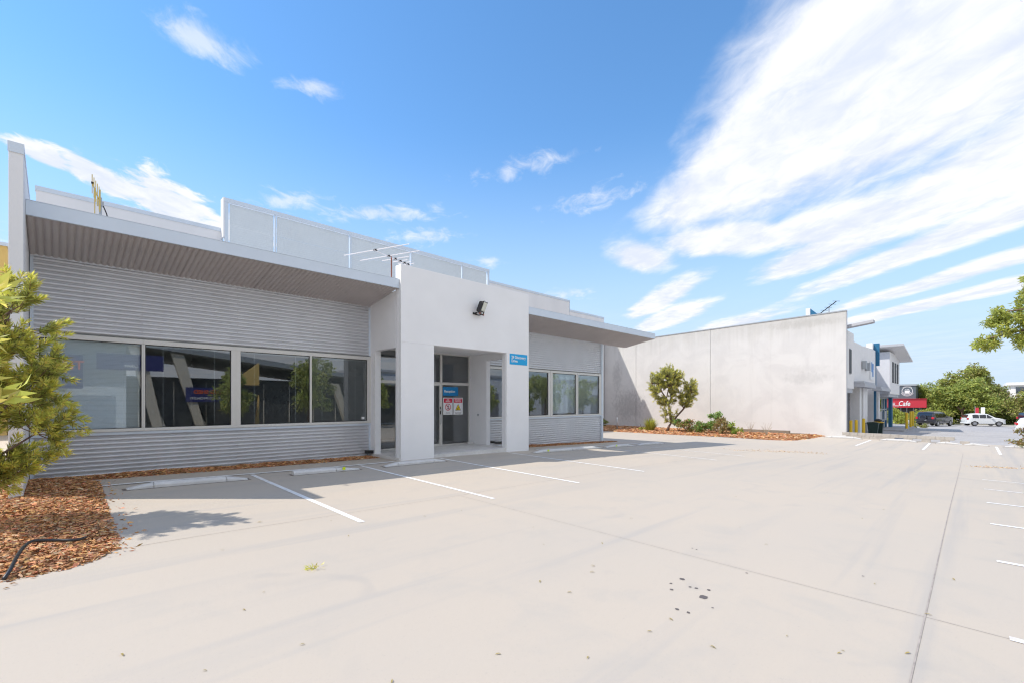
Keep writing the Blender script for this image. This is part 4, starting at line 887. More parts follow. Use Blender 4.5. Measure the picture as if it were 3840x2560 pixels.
# ------------------------------------------------------------------ cars
def car(name, label, paint, loc, rz, L_=4.0, W=1.72, H=1.5, kind='hatch', spare=False):
    t = thing(name, label, 'car', (0, 0, 0))
    w = W/2; belt = H*.60; zb = .24 if kind == 'hatch' else .34; wr = .31 if kind == 'hatch' else .37
    if kind == 'hatch': prof = [(0, .30), (.0, .52), (.03, .80), (.075, .93), (.11, .94), (.18, .985), (.36, 1.0), (.54, .965), (.735, .68), (.83, .645), (.94, .575), (.985, .49), (1., .38), (1., .30)]
    else: prof = [(0, .30), (.0, .50), (.015, .80), (.05, .93), (.07, .965), (.15, .99), (.42, 1.0), (.56, .975), (.70, .68), (.80, .66), (.95, .61), (.985, .52), (1., .40), (1., .30)]
    def top(u):
        for i in range(1, len(prof)-2):
            if prof[i][0] <= u <= prof[i+1][0] and prof[i+1][0] > prof[i][0]:
                q = (u-prof[i][0])/(prof[i+1][0]-prof[i][0]); return H*(prof[i][1]+(prof[i+1][1]-prof[i][1])*q)
        return H*prof[-3][1]
    def plan(u):
        e = min(u, 1-u); return 1-.16*max(0, 1-e/.10)**2
    def wy(u, z):                                        # half width at height
        f = plan(u)*w
        if z > belt: f *= 1-.20*(z-belt)/(H-belt)
        elif z < .45: f *= 1-.05*(.45-z)/.2
        return f
    us = sorted(set([i/44 for i in range(45)])); b = MB(); nsec = 9
    for u in us:
        zt = top(u); zl = zb + (.10*max(0, 1-min(u, 1-u)/.06))
        bl_ = min(belt, zt-.05)
        zs = [zl, zl+.1, (zl+bl_)/2, bl_-.02, bl_, bl_+(zt-bl_)*.75, zt-.02]
        row = [(0., zl)] + [(wy(u, z) * (1 if z < zt-.021 else .93), z) for z in zs] + [(0., zt+.012)]
        for (yy_, z) in row: b.v.append(((u-.5)*L_, yy_, z))
    n = len(us)
    for i in range(n-1):
        for k in range(nsec-1): b.f.append((i*nsec+k, i*nsec+k+1, (i+1)*nsec+k+1, (i+1)*nsec+k))
    b.f += [tuple(range(nsec))[::-1], tuple(range((n-1)*nsec, n*nsec))]
    m_ = len(b.v); b.v += [(x, -y, z) for (x, y, z) in b.v]; b.f += [tuple(q+m_ for q in f)[::-1] for f in b.f]
    body = b.build('body', paint, t, smooth=True)
    wins = ((.13, .30), (.315, .49), (.505, .655)) if kind == 'hatch' else ((.06, .24), (.27, .44), (.46, .62))
    for s_ in (-1, 1):
        for (u0, u1) in wins:
            g_ = MB(); n_ = 7
            for k in range(n_+1):
                u = u0+(u1-u0)*k/n_; zt = max(belt+.03, min(top(u)-.10, H-.13)); z0 = belt+.03
                g_.v += [((u-.5)*L_, s_*(wy(u, z0)+.008), z0), ((u-.5)*L_, s_*(wy(u, zt)*.985+.010), zt)]
            g_.f = [(2*k, 2*k+2, 2*k+3, 2*k+1) for k in range(n_)]; g_.build('side_window', CARGLASS if False else DARKW, t)
        MB().box((.635-.5)*L_-.1, (.635-.5)*L_+.08, s_*(w+.02), s_*(w+.16), belt-.02, belt+.12).build('mirror', paint, t, bevel=.03)
    def end_glass(u0, u1, nm):
        g_ = MB()
        for k in range(5):
            u = u0+(u1-u0)*k/4; z = top(u); hw = wy(u, z)*.80
            g_.v += [((u-.5)*L_ + (-.02 if u < .5 else .02), -hw, z+.012), ((u-.5)*L_ + (-.02 if u < .5 else .02), hw, z+.012)]
        g_.f = [(2*k, 2*k+1, 2*k+3, 2*k+2) for k in range(4)]; g_.build(nm, DARKW, t)
    end_glass(.575, .685, 'windscreen')
    zr0, zr1 = (.66*H, .90*H)
    def xrear(z):
        pr = [p for p in prof if p[0] < .2]
        for i in range(1, len(pr)-1):
            if pr[i][1]*H <= z <= pr[i+1][1]*H: q = (z-pr[i][1]*H)/((pr[i+1][1]-pr[i][1])*H); return (pr[i][0]+(pr[i+1][0]-pr[i][0])*q-.5)*L_
        return -.5*L_
    g_ = MB()
    for k in range(4):
        z = zr0+(zr1-zr0)*k/3; g_.v += [(xrear(z)-.03, -w*.70, z), (xrear(z)-.03, w*.70, z)]
    g_.f = [(2*k, 2*k+1, 2*k+3, 2*k+2) for k in range(3)]; g_.build('rear_window', DARKW, t)
    for s_ in (-1, 1):
        MB().box(-.5*L_-.02, -.5*L_+.22, s_*w*.70, s_*(w*.93), .50*H, .64*H).build('tail_light', TAIL, t, bevel=.03)
        MB().box(.5*L_-.32, .5*L_-.02, s_*w*.60, s_*(w*.90), .44*H, .53*H).build('headlight', CLEARL, t, bevel=.04)
        for u in (.185, .815):
            x = (u-.5)*L_
            wh = MB(); wh.lathe((x, s_*(w-.09), wr), [(wr*.62, -.10), (wr*.95, -.095), (wr, -.06), (wr, .06), (wr*.95, .095), (wr*.62, .10)], 22, 'Y'); tw = wh.build('wheel', TYRE, t, smooth=False)
            rm = MB(); yo = s_*(w-.09)+s_*.101
            rm.lathe((x, yo, wr), [(wr*.20, -.004), (wr*.20, .004)], 14, 'Y')
            for k in range(7):
                a = 2*math.pi*k/7; d = Vector((math.cos(a), 0, math.sin(a))); p = Vector((-d.z, 0, d.x)); c = Vector((x, yo, wr))
                rm.add([c+d*wr*.15+p*.035, c+d*wr*.15-p*.035, c+d*wr*.66-p*.045, c+d*wr*.66+p*.045], [(0,1,2,3)])
            rr = wr*.66
            for k in range(22):
                a, c_ = 2*math.pi*k/22, 2*math.pi*(k+1)/22
                rm.add([(x+rr*math.cos(a), yo, wr+rr*math.sin(a)), (x+rr*.88*math.cos(a), yo, wr+rr*.88*math.sin(a)), (x+rr*.88*math.cos(c_), yo, wr+rr*.88*math.sin(c_)), (x+rr*math.cos(c_), yo, wr+rr*math.sin(c_))], [(0,1,2,3)])
            rm.build('rim', RIM, tw)
            ar = MB(); ra = wr*1.17
            pts = [(x+ra*math.cos(R(k*12-6)), s_*(w*.985+.006), wr+ra*math.sin(R(k*12-6))) for k in range(17)]
            ar.add(pts, [tuple(range(17))]); ar.build('wheel_arch', TYRE, t)
    MB().box(-.5*L_-.035, -.5*L_-.012, -.19, .19, .40*H, .47*H).build('number_plate', SIGNW, t)
    each(MB().box(-.5*L_-.06, -.5*L_+.1, -w*.88, w*.88, zb+.02, zb+.20).box(.5*L_-.1, .5*L_+.04, -w*.8, w*.8, zb+.02, zb+.16), 'bumper', paint if kind == 'hatch' else TYRE, t, bevel=.04)
    if spare: MB().lathe((-.5*L_-.06, .1, .60*H), [(.30, .0), (.345, -.03), (.345, -.13), (.28, -.19), (.0, -.21)], 24, 'X').build('spare_wheel_cover', paint, t, smooth=False)
    if kind != 'hatch':
        for s_ in (-1, 1): MB().tube([(-.40*L_, s_*w*.68, H+.0), (-.38*L_, s_*w*.68, H+.05), (.0, s_*w*.68, H+.06), (.05*L_, s_*w*.68, H)], .02, 6).build('roof_rail', TYRE, t)
    t.location = loc; t.rotation_euler = (0, 0, rz); return t
DARKW = mat('dark_window', (.012, .014, .018), .06, coat=1.0)
car('suv', 'dark blue four wheel drive with spare wheel on its tail, parked beyond the forecourt', CARDARK, (75.0, 3.15, nz(75, 3)), R(-20), 4.6, 1.86, 1.76, 'suv', True)
car('hatchback', 'white five door hatchback parked side-on in front of the trees', CARWHITE, (80.0, -.95, nz(80, 0)+.05), R(-66), 3.55, 1.70, 1.52, 'hatch')
car('wagon', 'dark navy car with tall red tail lights at the right edge', CARNAVY, (76.0, -5.9, nz(76, 0)+.2), R(-64), 4.5, 1.80, 1.65, 'suv')
car('sedan', 'white car half hidden behind the reddish shrub at the right edge', CARWHITE, (62.0, -4.9, nz(62, 0)-.05), R(-90), 4.2, 1.75, 1.40, 'hatch')
# ------------------------------------------------------------------ vegetation
def leaves_build(name, items, m, parent, kind=None):
    """items: (pos, dir, length, width) -> bent two-triangle leaves"""
    n = len(items); V = np.zeros((n*4, 3)); 
    for i, (p, d, l, w) in enumerate(items):
        d = Vector(d).normalized(); s = d.orthogonal().normalized(); s.rotate(Matrix.Rotation(rnd.uniform(0, 6.283), 3, d)); nn = d.cross(s)
        p = Vector(p); mid = p+d*l*.5; bend = nn*l*.10
        V[i*4] = p; V[i*4+1] = mid+s*w*.5+bend; V[i*4+2] = mid-s*w*.5+bend; V[i*4+3] = p+d*l
    mb = MB(); mb.v = [tuple(q) for q in V]; mb.f = [f for i in range(n) for f in ((i*4, i*4+1, i*4+2), (i*4+1, i*4+3, i*4+2))]
    return mb.build(name, m, parent, kind=kind)
def rv(s=1.0): 
    return Vector((rnd.gauss(0, 1), rnd.gauss(0, 1), rnd.gauss(0, 1))).normalized()*s
def shoot(base, tip, n, l, w, out_old, out_new, tipfrac=.22, spread=.75):
    base, tip = Vector(base), Vector(tip); ax = (tip-base); L_ = ax.length; ax.normalize(); o = ax.orthogonal().normalized()
    for k in range(n):
        q = 1-(rnd.random()**1.35)*.92
        a = k*2.39996; side = o.copy(); side.rotate(Matrix.Rotation(a, 3, ax))
        f = spread*(1.05-.55*max(0, (q-.8)/.2))
        d = ax*(1-.35*f)+side*f+rv(.12)
        (out_new if q > 1-tipfrac*rnd.uniform(.5, 1.2) else out_old).append((base+ax*L_*q, d, l*rnd.uniform(.7, 1.15), w*rnd.uniform(.8, 1.2)))
def banksia(name, label, base, nodes, tips, leaf_l, leaf_w, per, oldm, newm, group=None, tipfrac=.22, twig_r=.007, trunk_r=.035, spread=.75, sub=3, sublen=.22):
    t = thing(name, label, 'shrub' if 'shrub' in name else 'tree', base, group); old, new = [], []
    tr = MB(); tw = MB()
    for path, r0 in nodes:
        tr.tube(path, [r0*(1-.55*i/(len(path)-1)) for i in range(len(path))], 8)
    allp = [Vector(p) for path, _ in nodes for p in path[1:]]
    for tip in tips:
        tip = Vector(tip); b = min(allp, key=lambda q: (q-tip).length + max(0, q.z-tip.z+.1)*2)
        mid = b.lerp(tip, .5)+Vector((0, 0, -.06))+rv(.03)
        tw.tube([b, mid, tip], [twig_r, twig_r*.75, twig_r*.4], 5)
        shoot(mid.lerp(tip, -.1), tip, per, leaf_l, leaf_w, old, new, tipfrac, spread)
        for k in range(sub):
            s = b.lerp(tip, rnd.uniform(.35, .85)); e = s+((tip-b).normalized()*.7+rv(.7)).normalized()*sublen*rnd.uniform(.6, 1.2)
            tw.tube([s, e], [twig_r*.6, twig_r*.35], 4); shoot(s, e, int(per*.6), leaf_l*.95, leaf_w, old, new, tipfrac, spread)
    tr.build('trunk', BARK, t, smooth=True); tw.build('twigs', TWIG, t, kind='stuff')
    leaves_build('foliage', old, oldm, t, 'stuff'); leaves_build('young_foliage', new, newm, t, 'stuff')
    return t
# bush A, in the left bed
tips = [(-.36, 8.35, 3.0), (-.16, 8.3, 2.95), (.04, 8.45, 2.48), (.06, 8.4, 2.2), (.05, 8.5, 1.92), (.12, 8.3, 1.57), (.17, 8.25, 1.38), (.05, 8.4, 1.05), (.03, 8.5, .82), (-.05, 8.3, 2.25), (-.02, 8.55, 2.0), (.02, 8.2, 1.7), (-.05, 8.6, 1.35), (.05, 8.2, 1.2)]
for k in range(84):
    a = rnd.uniform(0, 6.283); rr = rnd.uniform(.2, .75); z = rnd.uniform(.75, 2.85); rr *= 1.0 if z < 2.0 else .65
    tips.append((-.62+rr*math.cos(a), 8.45+rr*math.sin(a)*.9, z))
for k in range(10): tips.append((-.5+rnd.uniform(-.3, .35), 8.35+rnd.uniform(-.4, .3), rnd.uniform(.62, .9)))
nodes = [([(-.75, 8.5, 0), (-.72, 8.5, .5), (-.66, 8.45, 1.0), (-.55, 8.42, 1.5), (-.45, 8.4, 2.1), (-.38, 8.38, 2.6)], .04), ([(-.72, 8.5, .5), (-.45, 8.45, .85), (-.15, 8.38, 1.1)], .02), ([(-.66, 8.45, 1.0), (-.4, 8.42, 1.45), (-.15, 8.42, 1.75)], .018),
         ([(-.66, 8.45, .95), (-.95, 8.6, 1.5), (-1.1, 8.6, 2.1)], .02), ([(-.6, 8.43, 1.3), (-.75, 8.2, 1.8), (-.8, 8.1, 2.3)], .016), ([(-.5, 8.4, 1.9), (-.25, 8.38, 2.4)], .014)]
banksia('banksia_shrub', 'tall yellow green banksia shrub in front of the left boundary wall', (-.75, 8.5, 0), nodes, tips, .105, .0135, 112, L_BANK, L_YOUNG, sub=4, sublen=.26, tipfrac=.34)
# bush B, nearer, broad leaves at the frame edge
tips = [(-.14, 1.66, 1.77), (-.145, 1.64, 1.70), (-.13, 1.62, 1.63), (-.135, 1.66, 1.57), (-.155, 1.64, 1.48), (-.155, 1.66, 1.74), (-.16, 1.7, 1.52)]
for k in range(10): tips.append((-.42+rnd.uniform(-.25, .12), 1.75+rnd.uniform(-.2, .3), rnd.uniform(1.15, 1.85)))
nodes = [([(-.62, 1.8, -.2), (-.6, 1.8, .6), (-.5, 1.75, 1.2), (-.4, 1.7, 1.7)], .022), ([(-.55, 1.78, .9), (-.38, 1.7, 1.2), (-.28, 1.66, 1.38)], .012), ([(-.5, 1.75, 1.2), (-.3, 1.68, 1.55)], .012)]
banksia('broadleaf_shrub', 'close broad leaved yellow green shrub cut by the left edge', (-.62, 1.8, -.2), nodes, tips, .062, .015, 30, L_NEAR, L_YOUNG, tipfrac=.3, sub=2, sublen=.12, spread=.85, twig_r=.005)
# banksia tree by the concrete wall
B = Vector((31.9, 15.8, gz(31.9, 15.8)+.05)); ru = Vector((.7071, -.7071, 0)); fw = Vector((.7071, .7071, 0))
def tp(a, z, d=0): return B + ru*a + fw*d + Vector((0, 0, z))
nodes = [([tp(0, 0), tp(.12, .35), tp(.30, .62)], .12), ([tp(.30, .62), tp(.22, 1.2), tp(.12, 1.9), tp(-.02, 2.35), tp(-.4, 2.9), tp(-.75, 3.5)], .085), ([tp(.12, 1.9), tp(.32, 2.5, .1), tp(.45, 3.2, .1), tp(.5, 3.9, 0)], .05),
         ([tp(.30, .62), tp(.75, 1.1, .1), tp(1.25, 1.65, .1), tp(1.5, 2.2, .1), tp(1.65, 2.9, 0), tp(1.75, 3.4, 0)], .075), ([tp(-.05, 2.4), tp(.05, 3.2, -.2), tp(-.1, 3.9, -.2)], .045), ([tp(1.25, 1.65, .1), tp(1.1, 2.3, .3), tp(1.15, 2.8, .3)], .035), ([tp(-.4, 2.9), tp(-.8, 3.1, .3), tp(-1.05, 3.5, .3)], .03)]
tips = []
for (ca, cz_, ra, rz_, n) in ((-.7, 3.65, .72, .65, 50), (.15, 4.1, .75, .75, 62), (.75, 3.9, .55, .55, 26), (1.75, 3.2, .52, .80, 46), (.35, 3.1, .6, .6, 28), (-.95, 2.95, .35, .5, 14), (1.15, 2.7, .35, .5, 12), (1.5, 2.2, .5, .45, 14), (-.35, 2.1, .55, .6, 18), (.1, 1.3, .6, .6, 13), (.7, 2.3, .5, .5, 12)):
    for k in range(n):
        v = rv(rnd.random()**.4); tips.append(tp(ca+v.x*ra, cz_+v.z*rz_, v.y*.8))
tbk = banksia('banksia_tree', 'small leaning banksia tree with open crown against the concrete wall', tuple(B), nodes, tips, .20, .022, 58, L_BANKT, L_YOUNG, tipfrac=.15, twig_r=.014, sub=2, sublen=.32, spread=.55)
tag(tbk, cat='tree')
def crown(n, blobs, l, w, up=.0):
    it = []
    tot = sum(b[3]*b[4]*b[5] for b in blobs) or 1
    for (x, y, z, rx, ry, rz_) in blobs:
        m = int(n*rx*ry*rz_/tot)
        subs = [(rv(rnd.random()**.5), rnd.uniform(.22, .42)) for _ in range(max(8, m//90))]
        for k in range(m):
            c, rr = rnd.choice(subs); v = c*.86+rv(rr*rnd.random()**.45); 
            it.append(((x+v.x*rx, y+v.y*ry, z+v.z*rz_), rv()+Vector((0, 0, up)), l*rnd.uniform(.6, 1.3), w*rnd.uniform(.7, 1.3)))
    return it
def tree(label, base, trunks, blobs, n, l, w, m, group=None, m2=None, name='gum_tree', cat='tree', r0=.16):
    t = thing(name, label, cat, base, group); tr = MB()
    for path in trunks: tr.tube(path, [r0*(1-.7*i/(len(path)-1)) for i in range(len(path))], 8)
    tr.build('trunk', BARK, t, smooth=True)
    it = crown(n, blobs, l, w, -.2)
    if m2: k = int(len(it)*.35); rnd.shuffle(it); leaves_build('crown', it[k:], m, t, 'stuff'); leaves_build('inner_crown', it[:k], m2, t, 'stuff')
    else: leaves_build('crown', it, m, t, 'stuff')
    return t
# shrubs at the wall
def shrub(label, x, y, blobs, n, l, w, m, m2=None, name='leafy_shrub', z=None):
    zb = hzW(x, y) if z is None else z
    return tree(label, (x, y, zb), [[(x, y, zb-.05), (x+.05, y, zb+.3)], [(x, y, zb), (x-.2, y+.15, zb+.5)]], [(x+a, y+b, zb+c, d, e, f) for (a, b, c, d, e, f) in blobs], n, l, w, m, None, m2, name, 'shrub', .03)
shrub('bright green shrub, tallest of the clump at the concrete wall', 32.2, 12.35, [(0, 0, .95, .65, .6, .5), (.2, .3, .5, .7, .7, .5)], 1500, .15, .06, L_SHRUB, L_TREE2)
shrub('brown and green shrub at the left of the clump by the concrete wall', 31.4, 14.1, [(0, 0, .5, .7, .8, .42), (.1, .5, .6, .5, .6, .45)], 1500, .14, .05, L_BROWN, L_SHRUB)
shrub('low dark green shrub in the middle of the clump by the concrete wall', 31.7, 13.2, [(0, 0, .45, .8, .7, .42)], 1300, .14, .06, L_SHRUB, L_OLIVE)
shrub('olive shrub with rusty tops at the right of the clump', 31.5, 11.7, [(0, 0, .55, .7, .7, .55)], 1500, .13, .05, L_OLIVE, L_BROWN)
shrub('thin light green shrub at the right end of the clump', 31.4, 11.1, [(0, 0, .5, .35, .45, .55), (0, -.4, .2, .3, .35, .25)], 420, .16, .08, L_HEDGE, L_SHRUB)
shrub('small sprawling green shrub under the banksia tree', 31.9, 14.9, [(0, .1, .6, .35, .5, .45)], 320, .16, .08, L_SHRUB, L_OLIVE)
shrub('low dark shrub at the office corner beside the thin post', 33.8, 22.6, [(0, 0, .35, .7, .7, .42)], 700, .14, .06, L_TREE2, L_OLIVE)
shrub('ground hugging green plant left of the strappy tuft', 31.6, 17.6, [(0, 0, .1, .5, .6, .15)], 260, .14, .05, L_HEDGE)
# strappy tuft
tu = thing('strappy_tuft', 'bright yellow green strappy tuft at the foot of the concrete wall', 'plant', (31.5, 16.9, hzW(31.5, 16.9)))
it = []; tb = Vector((31.5, 16.9, hzW(31.5, 16.9)))
mbt = MB()
for k in range(330):
    a = rnd.uniform(0, 6.283); lean = rnd.uniform(.05, .9); d = Vector((math.cos(a)*lean, math.sin(a)*lean, 1)).normalized(); l = rnd.uniform(.6, 1.25); b0 = tb+Vector((math.cos(a), math.sin(a), 0))*rnd.uniform(0, .22)
    s = Vector((-math.sin(a), math.cos(a), 0))*.014; p1 = b0+d*l*.55; p2 = b0+d*l*.95+Vector((math.cos(a)*lean*.25, math.sin(a)*lean*.25, -.30*lean*l))
    mbt.add([b0+s, b0-s, p1-s, p1+s, p2], [(0,1,2,3), (3,2,4)])
mbt.build('blades', L_GRASS, tu, kind='stuff')
# dry twigs
for (x, y, lb) in ((32.0, 9.2, 'bare dry stalks standing in the mulch near the sleepers'), (32.4, 10.3, 'thin pale dry stalks between the shrubs and the sleepers')):
    z0 = hzW(x, y); q = MB()
    for k in range(16):
        a = rnd.uniform(0, 6.283); h_ = rnd.uniform(.4, .95); q.tube([(x, y, z0), (x+.12*math.cos(a), y+.12*math.sin(a), z0+h_*.5), (x+.32*math.cos(a), y+.32*math.sin(a), z0+h_)], [.009, .007, .004], 4)
    q.build('dry_stalks', mat('dry_stalk', (.42, .36, .26), .9) if 'dry_stalk' not in MATS else MATS['dry_stalk'], None, lb, 'plant', origin=(x, y, z0))
# sleepers and post
for (y0, y1, z1, lb) in ((8.6, 13.0, .30, 'long weathered timber sleeper behind the mulch at the concrete wall'), (7.75, 8.58, .16, 'short low timber sleeper at the right end of the mulch bed')):
    z0 = gz(34.9, y0); MB().box(34.8, 35.0, y0, y1, z0-.1, z0+z1).build('timber_sleeper', SLEEPER, None, lb, 'sleeper', bevel=.01, origin=(34.9, (y0+y1)/2, z0))
pz = gz(30.2, 18.8); MB().lathe((30.6, 19.2, pz), [(.05, 0), (.05, .98), (.03, 1.0)], 12).build('marker_post', GALV, None, 'slim grey marker post in the mulch behind the office corner', 'post', smooth=True, origin=(30.6, 19.2, pz))
# trees beyond the forecourt
gp = 'trees beyond the forecourt'
def Z(x): return nz(x, 0)
tree('spreading gum tree with dark trunk behind the white hatchback', (86, .9, Z(86)), [[(86, .9, Z(86)-.2), (86, .9, .2), (85.8, .8, 1.4), (85.5, .5, 2.6)], [(86, .9, .2), (86.2, 1.8, 1.6), (86.3, 2.5, 2.2)], [(86, .9, .4), (86.3, -.2, 1.6)]],
     [(86, .9, 1.8, 2.2, 2.6, 1.7), (86, .2, 3.5, 2, 1.9, 1.5), (85.8, 2.4, 2.6, 1.8, 1.9, 1.4), (85.6, -1.4, 1.3, 1.6, 1.6, 1.3), (85.8, 2.9, 1.0, 1.6, 1.6, 1.2)], 13000, .34, .14, L_TREE, gp, L_TREE2)
tree('tallest rounded gum tree standing behind the spreading one', (91, .2, Z(91)), [[(91, .2, Z(91)-.2), (91, .2, 2), (91, .1, 4)]], [(91, -.2, 5.1, 2.2, 2.0, 1.7), (91, 2.1, 4.3, 2, 1.7, 1.4), (91, -.4, 3.2, 2.4, 2.6, 1.9)], 9000, .36, .15, L_TREE, gp, L_OLIVE)
tree('leafy green tree just right of the cafe', (90, 4.6, Z(90)), [[(90, 4.6, Z(90)-.2), (90, 4.6, 1.5), (90, 4.4, 3)]], [(90, 4.4, 2.6, 2, 2.0, 1.7), (90, 3.4, 1.2, 2, 2.2, 1.8)], 7000, .34, .14, L_TREE, gp, L_TREE2)
tree('dark olive tree between the tall gum and the right hand trees', (90, -2.6, Z(90)), [[(90, -2.6, Z(90)-.2), (90, -2.6, 1.4), (90, -2.5, 2.6)]], [(90, -2.3, 2.4, 1.9, 1.5, 1.8), (90, -3.4, .9, 1.8, 1.8, 1.6)], 5500, .34, .14, L_TREE2, gp, L_OLIVE)
tree('brownish olive tree behind the navy car', (84, -5.0, Z(84)), [[(84, -5, Z(84)-.2), (84, -5, 1), (84, -5.2, 2.2)]], [(84, -4.8, 1.2, 2, 1.9, 2.0), (84, -6.2, 2.0, 2, 1.8, 1.8)], 7500, .32, .13, L_OLIVE, gp, L_TREE)
tree('bright green tree at the right edge behind the navy car', (82, -7.4, Z(82)), [[(82, -7.4, Z(82)-.2), (82, -7.4, 1), (82, -7.2, 2)]], [(82, -7.2, 1.0, 1.6, 1.7, 2.0), (82, -8.8, 2.6, 2, 1.8, 1.7)], 7000, .32, .13, L_HEDGE, gp, L_TREE)
tree('low dark tree filling the gap under the tall gum', (92, 1.0, Z(92)), [[(92, 1, Z(92)-.2), (92, 1, .6)]], [(92, 1.8, .2, 2, 3.4, 1.9), (92, -4, .0, 2, 3.6, 2.0)], 9000, .34, .15, L_TREE2, gp)
def hedge(label, x, y, blobs, n, m, m2=None):
    return tree(label, (x, y, Z(x)), [[(x, y, Z(x)-.1), (x, y, Z(x)+.5)]], [(x+a, y+b, Z(x)+c, d, e, f) for (a, b, c, d, e, f) in blobs], n, .26, .10, m, 'yellow green bushes before the cafe', m2, 'yellow_bush', 'shrub', .04)
hedge('yellow green bush in front of the cafe windows at the blue pier', 79.5, 7.0, [(0, 0, .9, 1.2, 1.6, 1.1), (0, .4, 1.6, .6, .5, .7)], 2600, L_HEDGE, L_TREE)
hedge('yellow green bush between the cafe and the dark four wheel drive', 80.5, 4.6, [(0, 0, 1.0, 1.3, 1.7, 1.2), (0, -.6, 1.6, .8, .7, .6)], 3000, L_HEDGE, L_TREE)
hedge('yellow green bush behind the dark four wheel drive', 82, 2.7, [(0, 0, .9, 1.3, 1.5, 1.1)], 2400, L_HEDGE, L_OLIVE)
for (x, y, lb) in ((64.5, 4.4, 'low dark shrub on the forecourt behind the first step bollard'), (66.0, 3.5, 'low dark shrub on the forecourt behind the last step bollard')):
    tree(lb, (x, y, Z(x)), [[(x, y, Z(x)-.05), (x, y, Z(x)+.3)]], [(x, y, Z(x)+.22, .9, .6, .3)], 420, .2, .05, L_OLIVE, None, L_TREE2, 'low_shrub', 'shrub', .03)
# verge strip, kerb and grass under the trees
for kb in ((84, 84.25, 2.0, 16), (83.0, 83.2, -12, 2.0)): MB().box(*kb, Z(84)-.1, Z(84)+.14).build('kerb', KERBC, kind='structure')
gv = MB().add([(83.2, -20, Z(84)+.10), (110, -20, Z(100)+.14), (110, 16, Z(100)+.14), (84.2, 16, Z(84)+.10), (84.2, 2.0, Z(84)+.10), (83.2, 2.0, Z(84)+.10)], [(0,1,2,3,4,5)]).build('verge', simple2('verge_grass', (.10, .16, .03), (.30, .22, .15), .35, bump=.4), kind='structure')
hs = MB().prism([(79.0, 6.15, Z(79)+.62), (79.0, 5.25, Z(79)+.62), (79.0, 5.35, Z(79)+.30), (79.0, 5.70, Z(79)+.08), (79.0, 6.05, Z(79)+.30)], (.03, 0, 0)).box(79.0, 79.04, 5.66, 5.74, Z(79)-.1, Z(79)+.08)
hs.build('verge_sign', SIGNW, None, 'small white pointed sign standing in the bushes left of the dark car', 'sign', origin=(79, 5.7, Z(79)))
fg = thing('feather_flag', 'red and white promotional flag showing above the white hatchback roof', 'flag', (80.5, -.75, Z(80)))
MB().tube([(80.5, -.3, Z(80)), (80.5, -.3, 1.0)], .03, 6).build('pole', GALV, fg); MB().box(80.48, 80.52, -.62, -.32, -.3, .8).build('red_cloth', CAFERED, fg); MB().box(80.48, 80.52, -1.15, -.8, -.2, .85).build('white_cloth', SIGNW, fg)
# overhanging gum at the right
gt = tree('gum tree leaning in from the right edge with hanging yellow green foliage', (22.0, -3.8, gz(22, -4)), [[(22, -3.8, gz(22, -4)-.2), (22, -3.7, 1.6), (21.8, -3.2, 3.2), (21.6, -2.4, 4.6)], [(21.8, -3.2, 3.2), (21.7, -2.2, 4.0), (21.6, -1.2, 4.4), (21.6, -.45, 4.35)], [(21.7, -2.2, 3.9), (21.6, -1.4, 3.8), (21.6, -.35, 3.55)], [(21.8, -3.0, 3.5), (21.6, -1.8, 5.0), (21.5, -1.3, 5.4)]],
     [(21.6, -.55, 4.15, .5, .42, .42), (21.6, -.40, 3.35, .5, .42, .36), (21.6, -.95, 3.75, .6, .50, .55), (21.6, -1.45, 4.5, .7, .62, .70), (21.6, -1.55, 3.5, .6, .55, .75), (21.5, -1.35, 5.2, .6, .45, .42), (21.8, -2.6, 4.2, 1.1, 1.0, 1.6), (21.6, -1.75, 2.75, .5, .42, .55)], 26000, .16, .038, L_TREE, None, L_HEDGE, r0=.055)
# reddish shrub at the right boundary
rz0 = gz(34, -2.4)
tree('reddish green shrub at the right edge of the far boundary', (35.0, -2.6, rz0), [[(35, -2.6, rz0-.1), (35, -2.5, rz0+.5)], [(35, -2.6, rz0), (35, -2.0, rz0+.5)]], [(35.0, -2.35, rz0+.75, .8, .85, .55), (35.0, -1.75, rz0+.25, .7, .62, .25), (35, -2.9, rz0+.6, .8, .8, .7)], 2300, .15, .06, L_OLIVE, None, L_BROWN, 'red_shrub', 'shrub', .03)
# trees across the car park, mirrored in the windows
for (x, y, s_, lb) in ((8.6, -10.2, 1.0, 'rounded tree before the shop, mirrored in the second window'), (13.2, -9.0, 1.35, 'large tree before the shop, mirrored in the third and fourth windows'), (18.5, -9.5, 1.2, 'tree at the shop end, mirrored in the right hand windows')):
    tree(lb, (x, y, -.4), [[(x, y, -.5), (x, y, 1.0*s_), (x+.1, y, 2.2*s_)]], [(x, y, 2.5*s_, 1.3*s_, 1.3*s_, 1.5*s_), (x+.5, y, 1.5*s_, 1.1*s_, 1.1*s_, 1.2*s_)], 3500, .28, .12, L_TREE, 'trees before the shop across the car park', L_TREE2)
lw = thing('long_warehouse', 'long grey warehouse across the car park, mirrored in the right hand windows', 'building', (48, -26, -1))
MB().box(26, 84, -40, -26, -1.5, 5.2).build('wall', NGREY, lw); MB().box(25.8, 84.2, -40.2, -25.8, 5.2, 5.5).build('capping', NTRIM, lw)
for k in range(7): MB().box(30+7*k, 34+7*k, -25.99, -25.9, -1.2, 2.8).build('roller_door', ROLL, lw)
